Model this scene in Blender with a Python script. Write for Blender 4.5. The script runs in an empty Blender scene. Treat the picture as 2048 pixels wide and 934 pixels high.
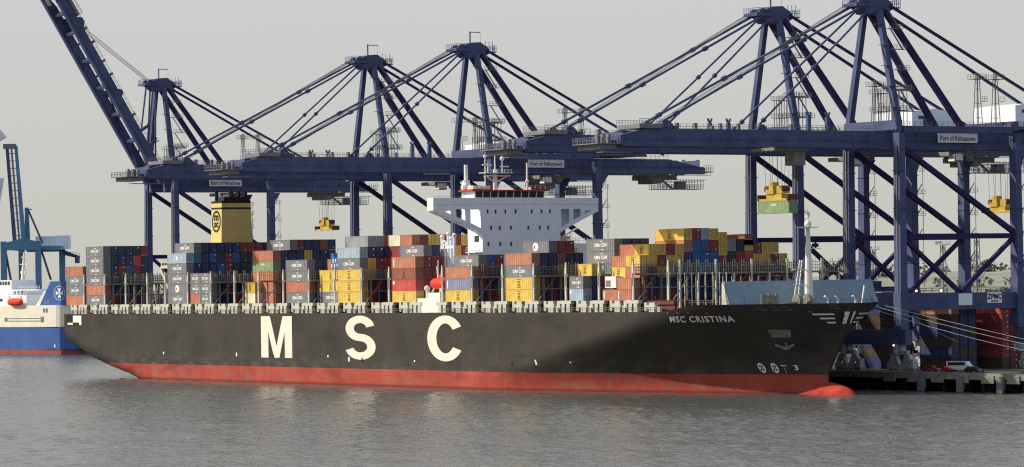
import bpy, math, random
from mathutils import Vector, Matrix
random.seed(7)
sc = bpy.context.scene
C = sc.collection
R = math.radians
# ------------------------------------------------------------------ camera
# world: X along the ship towards its bow, Y from the ship's open-water side towards the quay, Z up, water at 0
TH, ROLL, FPX, CAMZ = 0.55452, 0.01531, 7220.94, 25.786
cam_d = bpy.data.cameras.new("camera")
cam = bpy.data.objects.new("camera", cam_d)
C.objects.link(cam)
sc.camera = cam
cam_d.sensor_width = 36.0
cam_d.lens = FPX / 2048 * 36.0
cam_d.clip_start, cam_d.clip_end = 5.0, 20000.0
off = 571.32 - 467.0
cam_d.shift_y = off * math.cos(ROLL) / 2048
cam_d.shift_x = -off * math.sin(ROLL) / 2048
vx, vy = -math.cos(TH), math.sin(TH)
fw = Vector((vx, vy, 0)); rt = Vector((math.sin(TH), math.cos(TH), 0)); up = Vector((0, 0, 1))
m = Matrix((rt, up, -fw)).transposed()
m = m @ Matrix.Rotation(-ROLL, 3, 'Z')
cam.matrix_world = Matrix.Translation((1000.95, -466.518, CAMZ)) @ m.to_4x4()
# ------------------------------------------------------------------ sky and sun
SUN_H = Vector((-0.62, -0.785, 0)).normalized()
SUN_EL = R(34)
w = bpy.data.worlds.new("World"); sc.world = w; w.use_nodes = True
nt = w.node_tree; nt.nodes.clear()
L = nt.links.new
def wn(kind, **kw):
    n_ = nt.nodes.new(kind)
    for k_, v_ in kw.items(): setattr(n_, k_, v_)
    return n_
sky = wn('ShaderNodeTexSky', sky_type='NISHITA', sun_disc=False)
sky.sun_elevation = SUN_EL; sky.sun_rotation = math.atan2(SUN_H.x, SUN_H.y)
sky.air_density = 1.0; sky.dust_density = 4.0; sky.ozone_density = 1.0
# thin overcast veil, bright over the harbour inland and thinning to bluer sky behind the bow
tcw = wn('ShaderNodeTexCoord')
dt = wn('ShaderNodeVectorMath', operation='DOT_PRODUCT'); dt.inputs[1].default_value = (-0.97, 0.10, 0.2)
mr = wn('ShaderNodeMapRange', interpolation_type='SMOOTHSTEP'); mr.inputs['From Min'].default_value = -0.75; mr.inputs['From Max'].default_value = 0.6
cl = wn('ShaderNodeMixRGB'); cl.inputs[1].default_value = (5.0, 5.9, 7.5, 1); cl.inputs[2].default_value = (8.2, 8.25, 8.2, 1)
sx_ = wn('ShaderNodeSeparateXYZ')
hz = wn('ShaderNodeMapRange'); hz.inputs['From Min'].default_value = 0.0; hz.inputs['From Max'].default_value = 0.075; hz.inputs['To Min'].default_value = 1.0; hz.inputs['To Max'].default_value = 0.0
wm_ = wn('ShaderNodeMixRGB', blend_type='MULTIPLY'); wm_.inputs[2].default_value = (0.97, 0.97, 0.86, 1)
mix = wn('ShaderNodeMixRGB'); mix.inputs[0].default_value = 0.85
hs = wn('ShaderNodeHueSaturation'); hs.inputs['Saturation'].default_value = 0.3
bg = wn('ShaderNodeBackground'); bg.inputs[1].default_value = 0.083
wo = wn('ShaderNodeOutputWorld')
L(tcw.outputs['Generated'], dt.inputs[0]); L(dt.outputs['Value'], mr.inputs[0]); L(mr.outputs[0], cl.inputs[0])
L(tcw.outputs['Generated'], sx_.inputs[0]); L(sx_.outputs['Z'], hz.inputs[0]); L(hz.outputs[0], wm_.inputs[0]); L(cl.outputs[0], wm_.inputs[1])
L(sky.outputs[0], hs.inputs['Color']); L(hs.outputs[0], mix.inputs[1]); L(wm_.outputs[0], mix.inputs[2]); L(mix.outputs[0], bg.inputs[0]); L(bg.outputs[0], wo.inputs[0])
sd = bpy.data.lights.new("sun", 'SUN'); sd.energy = 4.9; sd.angle = R(0.6); sd.color = (1.0, 0.90, 0.74)
so = bpy.data.objects.new("sun", sd); C.objects.link(so)
sv = Vector((SUN_H.x * math.cos(SUN_EL), SUN_H.y * math.cos(SUN_EL), math.sin(SUN_EL)))
so.rotation_euler = sv.to_track_quat('Z', 'Y').to_euler()
vs = sc.view_settings
sc.display_settings.display_device = 'sRGB'
vs.view_transform = 'Standard'; vs.look = 'None'; vs.gamma = 1.0; vs.exposure = 0.0; vs.use_curve_mapping = False
sc.render.engine = 'CYCLES'
sc.cycles.max_bounces = 6; sc.cycles.volume_bounces = 0
sc.cycles.use_denoising = False
sc.cycles.filter_width = 1.2
# ------------------------------------------------------------------ materials
def mat(name, col, rough=0.6, var=0.12, scale=0.6, metallic=0.0, spec=0.12, emit=0.0, streak=0.0, streak_col=(0.25, 0.13, 0.07)):
    m = bpy.data.materials.new(name); m.use_nodes = True
    t = m.node_tree; b = t.nodes['Principled BSDF']
    b.inputs['Roughness'].default_value = rough; b.inputs['Metallic'].default_value = metallic
    b.inputs['Specular IOR Level'].default_value = spec
    c = (*col, 1)
    if emit:
        b.inputs['Emission Color'].default_value = c; b.inputs['Emission Strength'].default_value = emit
    tc = t.nodes.new('ShaderNodeTexCoord')
    nz = t.nodes.new('ShaderNodeTexNoise'); nz.inputs['Scale'].default_value = scale; nz.inputs['Detail'].default_value = 5
    rp = t.nodes.new('ShaderNodeMapRange'); rp.inputs['From Min'].default_value = .3; rp.inputs['From Max'].default_value = .7
    rp.inputs['To Min'].default_value = 1 - var; rp.inputs['To Max'].default_value = 1 + var
    mu = t.nodes.new('ShaderNodeVectorMath'); mu.operation = 'SCALE'; mu.inputs[0].default_value = col
    t.links.new(tc.outputs['Object'], nz.inputs['Vector']); t.links.new(nz.outputs[0], rp.inputs[0]); t.links.new(rp.outputs[0], mu.inputs['Scale'])
    last = mu.outputs[0]
    if streak:
        mp = t.nodes.new('ShaderNodeMapping'); mp.inputs['Scale'].default_value = (.9, .9, .06)
        n2 = t.nodes.new('ShaderNodeTexNoise'); n2.inputs['Scale'].default_value = 1.0; n2.inputs['Detail'].default_value = 4
        r2 = t.nodes.new('ShaderNodeMapRange'); r2.inputs['From Min'].default_value = .52; r2.inputs['From Max'].default_value = .75; r2.inputs['To Max'].default_value = streak
        mx = t.nodes.new('ShaderNodeMixRGB'); mx.inputs[2].default_value = (*streak_col, 1)
        t.links.new(tc.outputs['Object'], mp.inputs[0]); t.links.new(mp.outputs[0], n2.inputs['Vector']); t.links.new(n2.outputs[0], r2.inputs[0])
        t.links.new(r2.outputs[0], mx.inputs[0]); t.links.new(last, mx.inputs[1]); last = mx.outputs[0]
    t.links.new(last, b.inputs['Base Color'])
    return m
M = {}
M['crane'] = mat('crane_paint', (0.078, 0.096, 0.195), .5, .22, .25, streak=.30, streak_col=(.13, .11, .12))
M['crane_shade'] = mat('crane_paint_shaded', (0.034, 0.024, 0.090), .55, .15, .3)  # crane navy taken down to dark purple: shade put into the colour
M['galv'] = mat('galvanised_steel', (0.20, 0.20, 0.22), .6)
M['bogie'] = mat('bogie_grey', (0.42, 0.43, 0.45), .6, .2, .6, streak=.35)
M['rope'] = mat('wire_rope', (0.12, 0.12, 0.13), .6)
M['greysteel'] = mat('lashing_steel', (0.22, 0.225, 0.20), .6, .25, .5, streak=.3)
M['cream'] = mat('cream_paint', (0.52, 0.53, 0.46), .5, .1, .5, streak=.22, streak_col=(.40, .30, .20))
M['white'] = mat('white_paint', (0.78, 0.78, 0.74), .45, .06, .3, streak=.10)
M['bridgewhite'] = mat('superstructure_paint', (0.80, 0.85, 0.91), .45, .03, .3, streak=.06)
M['hullblack'] = mat('hull_black', (0.062, 0.056, 0.052), .5, .22, .12, streak=.22, streak_col=(.10, .095, .088))
M['letter'] = mat('letter_paint', (0.80, 0.73, 0.62), .5, .05, .3)
M['smallwhite'] = mat('mark_white', (0.88, 0.88, 0.85), .5, .03)
M['red'] = mat('antifouling_red', (0.42, 0.085, 0.06), .55, .25, .18, streak=.35, streak_col=(.30, .10, .08))
M['redbulb'] = mat('antifouling_fresh', (0.42, 0.055, 0.04), .8, .25, .5, spec=.05, streak=.4, streak_col=(.25, .06, .05))
M['deckred'] = mat('deck_paint', (0.16, 0.06, 0.05), .7, .2)
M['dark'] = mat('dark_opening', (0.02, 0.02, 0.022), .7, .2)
M['glass'] = mat('window_glass', (0.03, 0.035, 0.04), .15, .1, .3, spec=.6)
M['funnel'] = mat('funnel_yellow', (0.66, 0.53, 0.19), .5, .05, .3)
M['black'] = mat('black_paint', (0.025, 0.024, 0.022), .55)
M['redroof'] = mat('red_trim', (0.45, 0.07, 0.05), .5)
M['orange'] = mat('lifeboat_orange', (0.72, 0.06, 0.03), .45, .1)
M['blueslab'] = mat('breakwater_blue', (0.22, 0.32, 0.41), .5, .06, .4, streak=.10)
M['yellow'] = mat('spreader_yellow', (0.52, 0.36, 0.08), .5, .2, .6)
M['concrete'] = mat('concrete', (0.24, 0.24, 0.21), .8, .25, .3, streak=.3, streak_col=(.12, .13, .08))
M['asphalt'] = mat('quay_asphalt', (0.09, 0.09, 0.085), .85, .25, .08)
M['sign'] = mat('sign_white', (0.86, 0.87, 0.90), .6, .05)
M['signtext'] = mat('sign_text', (0.03, 0.03, 0.05), .6, .05)
M['lamp'] = mat('lamp_glow', (1.0, 0.86, 0.6), .5, 0, emit=5)
M['ferryblue'] = mat('ferry_blue', (0.055, 0.125, 0.36), .5, .12, .15, streak=.15, streak_col=(.12, .12, .2))
M['ferrycream'] = mat('ferry_cream', (0.80, 0.76, 0.64), .5, .08, .2, streak=.15, streak_col=(.45, .32, .12))
M['ferryred'] = mat('ferry_red', (0.30, 0.09, 0.09), .6, .2, .2)
M['bluecrane'] = mat('pale_blue_crane', (0.12, 0.25, 0.42), .5, .12, .3)
M['tree'] = mat('leaf_hazed', (0.15, 0.155, 0.13), .9, .25, .25)  # foliage greyed and paled, distance haze put into the colour
M['field'] = mat('hazed_field', (0.25, 0.265, 0.22), .9, .2, .02)  # field green faded towards grey, haze painted into the tone
M['bark'] = mat('bark', (0.09, 0.07, 0.05), .9)
M['tyre'] = mat('rubber', (0.03, 0.03, 0.03), .8)
M['carwhite'] = mat('van_white', (0.75, 0.75, 0.75), .3, .03)
M['carred'] = mat('car_red', (0.35, 0.03, 0.03), .3, .03)
def hull_mat(name, col, scuff, scuff_z, wet):
    m = mat(name, col, .55, .20, .10, streak=.30, streak_col=tuple(c * 1.7 for c in col))
    t = m.node_tree; b = t.nodes['Principled BSDF']; src = b.inputs['Base Color'].links[0].from_socket
    tc = next(n for n in t.nodes if n.type == 'TEX_COORD'); sp = t.nodes.new('ShaderNodeSeparateXYZ'); t.links.new(tc.outputs['Object'], sp.inputs[0])
    def noise(scale, det, sx=1, sz=1):
        mp = t.nodes.new('ShaderNodeMapping'); mp.inputs['Scale'].default_value = (sx, 1, sz); n_ = t.nodes.new('ShaderNodeTexNoise'); n_.inputs['Scale'].default_value = scale; n_.inputs['Detail'].default_value = det
        t.links.new(tc.outputs['Object'], mp.inputs[0]); t.links.new(mp.outputs[0], n_.inputs['Vector']); return n_.outputs[0]
    def rng_(sock, a, b_, c=0, d=1):
        r_ = t.nodes.new('ShaderNodeMapRange'); r_.inputs['From Min'].default_value = a; r_.inputs['From Max'].default_value = b_; r_.inputs['To Min'].default_value = c; r_.inputs['To Max'].default_value = d; t.links.new(sock, r_.inputs[0]); return r_.outputs[0]
    def mul(a, b_):
        q = t.nodes.new('ShaderNodeMath'); q.operation = 'MULTIPLY'; t.links.new(a, q.inputs[0]); t.links.new(b_, q.inputs[1]); return q.outputs[0]
    def over(base, colr, fac):
        x = t.nodes.new('ShaderNodeMixRGB'); x.inputs[2].default_value = (*colr, 1); t.links.new(base, x.inputs[1]); t.links.new(fac, x.inputs[0]); return x.outputs[0]
    zf = rng_(sp.outputs['Z'], scuff_z[1], scuff_z[0])
    src = over(src, scuff, mul(mul(zf, rng_(noise(.35, 7, .5, 1.2), .46, .62)), rng_(noise(.03, 3), .35, .6, .2, .75)))
    src = over(src, tuple(c * .45 for c in col), rng_(noise(.09, 5, .6, 1.5), .58, .68, 0, .55))
    # plate seams
    br = t.nodes.new('ShaderNodeTexBrick'); mp = t.nodes.new('ShaderNodeMapping'); mp.inputs['Rotation'].default_value = (R(-90), 0, 0); t.links.new(tc.outputs['Object'], mp.inputs[0]); t.links.new(mp.outputs[0], br.inputs['Vector'])
    br.inputs['Scale'].default_value = 1.0; br.inputs['Brick Width'].default_value = 11; br.inputs['Row Height'].default_value = 2.9; br.inputs['Mortar Size'].default_value = .05; br.inputs['Color1'].default_value = (0, 0, 0, 1); br.inputs['Color2'].default_value = (.22, .22, .22, 1); br.inputs['Mortar'].default_value = (.75, .75, .75, 1)
    src = over(src, tuple(c * .72 for c in col), br.outputs['Color'])
    if wet: src = over(src, tuple(c * .35 for c in col), rng_(sp.outputs['Z'], .9, .25, 0, .8))
    t.links.new(src, b.inputs['Base Color']); return m
M['hullblack'] = hull_mat('hull_black_paint', (0.052, 0.047, 0.042), (.12, .115, .10), (5.0, 9.0), False)
M['red'] = hull_mat('antifouling_paint', (0.37, 0.066, 0.048), (.27, .13, .105), (2.8, 4.8), True)
CONT = {'g': (0.215, 0.22, 0.235), 'G': (0.30, 0.31, 0.32), 'r': (0.46, 0.185, 0.125), 'o': (0.48, 0.215, 0.135), 'R': (0.54, 0.10, 0.085),
        'm': (0.26, 0.055, 0.055), 'n': (0.042, 0.052, 0.13), 'b': (0.05, 0.13, 0.33), 't': (0.05, 0.20, 0.26), 'd': (0.030, 0.065, 0.07),
        'y': (0.70, 0.49, 0.12), 'e': (0.25, 0.33, 0.18), 'l': (0.36, 0.46, 0.53), 's': (0.25, 0.26, 0.38), 'w': (0.70, 0.66, 0.50),
        'k': (0.55, 0.35, 0.09), 'p': (0.045, 0.035, 0.07), 'q': (0.30, 0.12, 0.08)}
CONT['x'] = (0.075, 0.055, 0.042)  # brown darkened so the quay stacks look shaded; shade is in the colour
CNAME = {'x': 'shaded brown', 'g': 'dark grey', 'G': 'plain light grey', 'r': 'faded red', 'o': 'orange', 'R': 'bright red', 'm': 'maroon', 'n': 'navy', 'b': 'blue', 't': 'teal',
         'd': 'dark green', 'y': 'yellow', 'e': 'sage green', 'l': 'pale blue', 's': 'slate blue', 'w': 'cream', 'k': 'ochre', 'p': 'dark purple', 'q': 'brown'}
CM = {k: mat('container_' + CNAME[k].replace(' ', '_'), v, .55, .16, .35, streak=.22, streak_col=tuple(c * .55 + .04 for c in v)) for k, v in CONT.items()}
# ------------------------------------------------------------------ mesh building
class MB:
    def __init__(s): s.v = []; s.f = []; s.mi = []; s.cur = 0
    def add(s, vs, fs):
        n = len(s.v); s.v += [tuple(p) for p in vs]; s.f += [tuple(i + n for i in f) for f in fs]; s.mi += [s.cur] * len(fs); return s
    def box(s, x0, x1, y0, y1, z0, z1):
        vs = [(x, y, z) for z in (z0, z1) for x, y in ((x0, y0), (x1, y0), (x1, y1), (x0, y1))]
        return s.add(vs, [(3, 2, 1, 0), (4, 5, 6, 7), (0, 1, 5, 4), (1, 2, 6, 5), (2, 3, 7, 6), (3, 0, 4, 7)])
    def hexa(s, q0, q1):
        """two quads -> closed block"""
        return s.add(list(q0) + list(q1), [(3, 2, 1, 0), (4, 5, 6, 7), (0, 1, 5, 4), (1, 2, 6, 5), (2, 3, 7, 6), (3, 0, 4, 7)])
    def beam(s, p0, p1, wd, ht=None, w1=None, h1=None):
        ht = ht or wd; w1 = w1 or wd; h1 = h1 or ht
        p0 = Vector(p0); p1 = Vector(p1); d = (p1 - p0).normalized()
        u = Vector((0, 0, 1)) if abs(d.z) < .93 else Vector((0, 1, 0))
        a = d.cross(u).normalized(); b = a.cross(d).normalized()
        q = lambda p, ww, hh: [p - a * ww / 2 - b * hh / 2, p + a * ww / 2 - b * hh / 2, p + a * ww / 2 + b * hh / 2, p - a * ww / 2 + b * hh / 2]
        return s.hexa(q(p0, wd, ht), q(p1, w1, h1))
    def tube(s, p0, p1, r, r1=None, n=10):
        r1 = r if r1 is None else r1
        p0 = Vector(p0); p1 = Vector(p1); d = (p1 - p0).normalized()
        u = Vector((0, 0, 1)) if abs(d.z) < .95 else Vector((0, 1, 0))
        a = d.cross(u).normalized(); b = a.cross(d).normalized()
        vs = [p0 + (a * math.cos(2 * math.pi * i / n) + b * math.sin(2 * math.pi * i / n)) * r for i in range(n)] + \
             [p1 + (a * math.cos(2 * math.pi * i / n) + b * math.sin(2 * math.pi * i / n)) * r1 for i in range(n)]
        return s.add(vs, [tuple(range(n - 1, -1, -1)), tuple(range(n, 2 * n))] + [(i, (i + 1) % n, n + (i + 1) % n, n + i) for i in range(n)])
    def prism(s, poly, axis, a0, a1):
        """poly: 2D points; axis 0,1,2 = extrusion axis; the 2D coords are the other two axes in order"""
        def P(p, a):
            if axis == 0: return (a, p[0], p[1])
            if axis == 1: return (p[0], a, p[1])
            return (p[0], p[1], a)
        n = len(poly)
        vs = [P(p, a0) for p in poly] + [P(p, a1) for p in poly]
        return s.add(vs, [tuple(range(n)), tuple(range(2 * n - 1, n - 1, -1))] + [(i, n + i, n + (i + 1) % n, (i + 1) % n) for i in range(n)])
    def rail(s, p0, p1, h=1.1, step=2.0, t=.07):
        p0 = Vector(p0); p1 = Vector(p1); n = max(1, int((p1 - p0).length / step))
        for i in range(n + 1):
            p = p0.lerp(p1, i / n); s.box(p.x - t / 2, p.x + t / 2, p.y - t / 2, p.y + t / 2, p.z, p.z + h)
        for k in (.55, 1.0):
            s.beam(p0 + Vector((0, 0, h * k)), p1 + Vector((0, 0, h * k)), t)
        return s
    def ball(s, c, r, n=10, m=6, sc=(1, 1, 1)):
        vs = [(c[0], c[1], c[2] - r * sc[2])]; fs = []
        for j in range(1, m):
            ph = -math.pi / 2 + math.pi * j / m
            for i in range(n):
                a = 2 * math.pi * i / n
                vs.append((c[0] + r * sc[0] * math.cos(ph) * math.cos(a), c[1] + r * sc[1] * math.cos(ph) * math.sin(a), c[2] + r * sc[2] * math.sin(ph)))
        vs.append((c[0], c[1], c[2] + r * sc[2]))
        for i in range(n): fs.append((0, 1 + (i + 1) % n, 1 + i))
        for j in range(m - 2):
            for i in range(n):
                a = 1 + j * n; fs.append((a + i, a + (i + 1) % n, a + n + (i + 1) % n, a + n + i))
        a = 1 + (m - 2) * n
        for i in range(n): fs.append((a + i, a + (i + 1) % n, len(vs) - 1))
        return s.add(vs, fs)
    def mesh(s, name, mats):
        me = bpy.data.meshes.new(name); me.from_pydata(s.v, [], s.f)
        for q in (mats if isinstance(mats, (list, tuple)) else [mats]): me.materials.append(q)
        if any(s.mi): me.polygons.foreach_set('material_index', s.mi)
        import bmesh as B
        bm = B.new(); bm.from_mesh(me); B.ops.recalc_face_normals(bm, faces=bm.faces); bm.to_mesh(me); bm.free()
        me.update(); return me
    def build(s, name, mats, parent=None, smooth=False):
        me = s.mesh(name, mats)
        if smooth: me.polygons.foreach_set('use_smooth', [True] * len(me.polygons))
        return link(name, me, parent)
def link(name, me, parent=None):
    o = bpy.data.objects.new(name, me); C.objects.link(o)
    if parent: o.parent = parent
    return o
def tag(o, label, cat, group=None):
    o['label'] = label; o['category'] = cat
    if group: o['group'] = group
    return o
def thing(name, label, cat, loc=(0, 0, 0), rz=0, group=None):
    o = bpy.data.objects.new(name, None); C.objects.link(o); o.location = loc; o.rotation_euler = (0, 0, rz)
    return tag(o, label, cat, group)
def kids(o): return [c for c in bpy.data.objects if c.parent == o]
def copy_tree(o, parent=None):
    c = o.copy(); C.objects.link(c)
    c.parent = parent
    for ch in kids(o): copy_tree(ch, c)
    return c
_tc = {}
def text_pts(txt, offset=0.0, spacing=1.0, align='CENTER'):
    """2D vertices and faces of a line of lettering, height of capitals = 1"""
    key = (txt, offset, spacing, align)
    if key in _tc: return _tc[key]
    cu = bpy.data.curves.new('lettering_curve', 'FONT'); cu.body = txt; cu.size = 1.38; cu.offset = offset; cu.space_character = spacing; cu.align_x = align
    cu.space_line = .72
    cu.resolution_u = 3; cu.fill_mode = 'FRONT'
    o = bpy.data.objects.new('lettering_curve', cu); C.objects.link(o)
    dg = bpy.context.evaluated_depsgraph_get(); ev = o.evaluated_get(dg); me = ev.to_mesh()
    vs = [(v.co.x, v.co.y) for v in me.vertices]; fs = [tuple(p.vertices) for p in me.polygons]
    ev.to_mesh_clear(); bpy.data.objects.remove(o); bpy.data.curves.remove(cu)
    _tc[key] = (vs, fs); return vs, fs
def put_text(mb, txt, org, right, upv, h, offset=0.02, spacing=1.0, align='CENTER', xs=1.0):
    vs, fs = text_pts(txt, offset, spacing, align)
    org = Vector(org); right = Vector(right); upv = Vector(upv)
    mb.add([org + right * (x * h * xs) + upv * (y * h) for x, y in vs], fs)
def ribbon(pts, wd):
    """2D polyline -> outline quads"""
    n = len(pts); l = []; r_ = []
    for i in range(n):
        a = Vector(pts[max(0, i - 1)]); b = Vector(pts[min(n - 1, i + 1)]); d = (b - a).normalized(); nn = Vector((-d.y, d.x))
        w_ = wd(i / (n - 1)) if callable(wd) else wd
        p = Vector(pts[i]); l.append(p + nn * w_ / 2); r_.append(p - nn * w_ / 2)
    vs = [(p.x, p.y) for p in l + r_]
    return vs, [(i, i + 1, n + i + 1, n + i) for i in range(n - 1)]

# ================================================================== SETTING
QY, QZ, QX0 = 53.2, 4.1, -84.0
# water
wm = bpy.data.materials.new('harbour_water'); wm.use_nodes = True
t = wm.node_tree; b = t.nodes['Principled BSDF']
b.inputs['Base Color'].default_value = (0.090, 0.096, 0.094, 1); b.inputs['Roughness'].default_value = 0.18; b.inputs['IOR'].default_value = 1.33
tc = t.nodes.new('ShaderNodeTexCoord')
def wav(scale, rotz, sx, sy, det):
    mp = t.nodes.new('ShaderNodeMapping'); mp.inputs['Rotation'].default_value = (0, 0, rotz); mp.inputs['Scale'].default_value = (sx, sy, 1)
    nz = t.nodes.new('ShaderNodeTexNoise'); nz.inputs['Scale'].default_value = scale; nz.inputs['Detail'].default_value = det; nz.inputs['Roughness'].default_value = .6
    t.links.new(tc.outputs['Object'], mp.inputs[0]); t.links.new(mp.outputs[0], nz.inputs['Vector']); return nz.outputs[0]
wrot = math.atan2(rt.y, rt.x) + R(12)
a1 = wav(.42, wrot, .45, 1.0, 4); a2 = wav(.085, wrot + R(-20), .5, 1.0, 4); a3 = wav(.018, wrot + R(15), .4, 1.0, 2)
ad = t.nodes.new('ShaderNodeMath'); ad.operation = 'MULTIPLY_ADD'; ad.inputs[1].default_value = 2.6
t.links.new(a2, ad.inputs[0]); t.links.new(a1, ad.inputs[2])
ae = t.nodes.new('ShaderNodeMath'); ae.operation = 'MULTIPLY_ADD'; ae.inputs[1].default_value = 5.0
t.links.new(a3, ae.inputs[0]); t.links.new(ad.outputs[0], ae.inputs[2])
bp = t.nodes.new('ShaderNodeBump'); bp.inputs['Strength'].default_value = 1.0; bp.inputs['Distance'].default_value = .35
t.links.new(ae.outputs[0], bp.inputs['Height']); t.links.new(bp.outputs[0], b.inputs['Normal'])
import numpy as np
rng = np.random.default_rng(5)
nr, ncol = 900, 420
dist = 470 * (2100 / 470) ** (np.linspace(0, 1, nr) ** 1.0)
lat = np.linspace(-.235, .235, ncol)
DD, LL = np.meshgrid(dist, lat, indexing='ij')
px_ = 1000.95 + DD * fw.x + LL * DD * rt.x; py_ = -466.518 + DD * fw.y + LL * DD * rt.y
zz = np.zeros_like(px_)
wind = math.atan2(fw.y, fw.x) + R(35)
for k in range(46):
    lam = 2.0 * (9 / 2.0) ** rng.random() ; a_ = wind + rng.normal() * .75; kk = 2 * math.pi / lam
    sl = .028 * (1 if lam < 6 else .5)
    fade = np.clip((lam / (dist * 470 ** -1 * 1.1) - .9) / .8, 0, 1)[:, None]      # waves the sheet is too coarse to carry are left to the bump map
    zz += fade * (sl / kk) * np.sin(kk * (px_ * math.cos(a_) + py_ * math.sin(a_)) + rng.random() * 6.283)
gust = .85 + .2 * np.sin(px_ * .021 + py_ * .013) * np.sin(px_ * .009 - py_ * .027 + 1.3)
zz *= gust
edge = np.minimum(np.clip((.235 - np.abs(LL)) / .01, 0, 1), np.clip((2100 - DD) / 200, 0, 1))
zz = zz * edge
me = bpy.data.meshes.new('water')
nv = nr * ncol
idx = np.arange(nv).reshape(nr, ncol)
q_ = np.stack([idx[:-1, :-1], idx[:-1, 1:], idx[1:, 1:], idx[1:, :-1]], -1).reshape(-1, 4)
co = np.stack([px_, py_, zz], -1).reshape(-1, 3)
ex = np.array([(-9000, -6000, -.35), (9000, -6000, -.35), (9000, 9000, -.35), (-9000, 9000, -.35)])   # the rest of the sheet, out to the horizon
co = np.concatenate([co, ex]); q_ = np.concatenate([q_, [[nv, nv + 1, nv + 2, nv + 3]]])
me.vertices.add(len(co)); me.vertices.foreach_set('co', co.astype(np.float32).ravel())
me.loops.add(q_.size); me.loops.foreach_set('vertex_index', q_.astype(np.int32).ravel())
me.polygons.add(len(q_)); me.polygons.foreach_set('loop_start', np.arange(0, q_.size, 4, dtype=np.int32))
me.materials.append(wm); me.update(calc_edges=True); me.validate()
me.polygons.foreach_set('use_smooth', np.ones(len(me.polygons), dtype=bool))
o = link('water', me); o['kind'] = 'structure'
# quay deck and land
mb = MB()
mb.box(QX0, 1400, QY + .6, 420, 2.6, QZ)
o = mb.build('quay_ground', M['asphalt']); o['kind'] = 'structure'
mb = MB(); mb.box(-6000, 6000, 420.1, 9000, -1, QZ - .3)
mb.box(-6000, QX0 - .1, 330, 420, -1, QZ - .4)
o = mb.build('land', M['field']); o['kind'] = 'structure'
# far hills
def cam_pt(u, dist, z):
    """a point at a lateral offset (metres at that distance) and distance along the view"""
    p = Vector((1000.95, -466.518, 0)) + fw * dist + rt * (u / FPX * dist); return (p.x, p.y, z)
mb = MB(); n = 70; rows = []
for k, (dist, hh) in enumerate(((2300, 3.5), (2500, 12), (2700, 24), (2950, 33), (3300, 30), (3600, 0))):
    for i in range(n):
        u = -1300 + 2700 * i / (n - 1)
        f = .55 + .45 * max(0, min(1, (u - 200) / 700)) + .06 * math.sin(u * .013) + .05 * math.sin(u * .03 + 1)
        rows.append(cam_pt(u, dist, hh * f if 0 < k < 5 else hh))
mb.add(rows, [(k * n + i, k * n + i + 1, (k + 1) * n + i + 1, (k + 1) * n + i) for k in range(5) for i in range(n - 1)])
o = mb.build('far_hills', M['field'], smooth=True); o['kind'] = 'structure'
# far woods on the hills: leaf clumps, nobody could count the trees
mb = MB()
def clump(c, r, k):
    for _ in range(k):
        d = Vector((random.gauss(0, 1), random.gauss(0, 1), random.gauss(0, .8)))
        d = d.normalized() * r * random.random() ** .4
        p = Vector(c) + d; q = r * random.uniform(.10, .24)
        a = Vector((random.gauss(0, 1), random.gauss(0, 1), random.gauss(0, 1))).normalized(); bb = a.orthogonal().normalized(); cc = a.cross(bb)
        mb.add([p - bb * q - cc * q, p + bb * q - cc * q * .6, p + bb * q * .7 + cc * q, p - bb * q * .8 + cc * q], [(0, 1, 2, 3)])
for i in range(420):
    u = random.uniform(-1250, 1350); k = random.choice((0, 1, 1, 2, 2))
    dist = (2650, 2950, 3150)[k]; f = .55 + .45 * max(0, min(1, (u - 200) / 700)) + .06 * math.sin(u * .013) + .05 * math.sin(u * .03 + 1)
    z = (21, 33, 31)[k] * f
    r = random.uniform(4, 8)
    clump(cam_pt(u, dist, z + r * .7), r, 26)
o = mb.build('far_woods', M['tree']); o['kind'] = 'stuff'; o['label'] = 'dark woods along the crest of the far hills'

# ------------------------------------------------------------------ quay edge: wall, piles, fenders
t_q = thing('quay_wall', 'weathered concrete quay edge on dark piles beyond the ship bow', 'quay', (0, QY, 0))
mb = MB(); mb.box(QX0, 1400, -.9, .58, 2.9, QZ + .25)
for i in range(0, 60):
    x = 330 + i * 9.0
    mb.box(x - 2.2, x + 2.2, -1.25, -.93, 2.1, 3.9)
mb.build('coping', M['concrete'], t_q)
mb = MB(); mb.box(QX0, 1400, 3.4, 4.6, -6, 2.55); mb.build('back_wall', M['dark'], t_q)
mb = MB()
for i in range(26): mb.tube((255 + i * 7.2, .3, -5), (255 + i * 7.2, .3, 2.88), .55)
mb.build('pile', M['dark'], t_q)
fend = MB(); fend.box(-1.0, 1.0, -.75, -.1, .5, 4.0); fend.box(-.7, .7, -.1, .6, 1.2, 3.2)
fend = fend.mesh('fender_panel', M['galv'])
for i, x in enumerate((342.5, 356.8, 371.1, 385.4)):
    o = link('fender_panel', fend); o.location = (x, QY - 1.26, -.35)
    tag(o, ('fender panel close to the bulbous bow', 'pale fender panel on the quay wall, second from the bulbous bow', 'pale fender panel below the parked white van', 'fender panel at the end of the mooring lines')[i], 'fender', 'fender panels on the quay wall')

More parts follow.
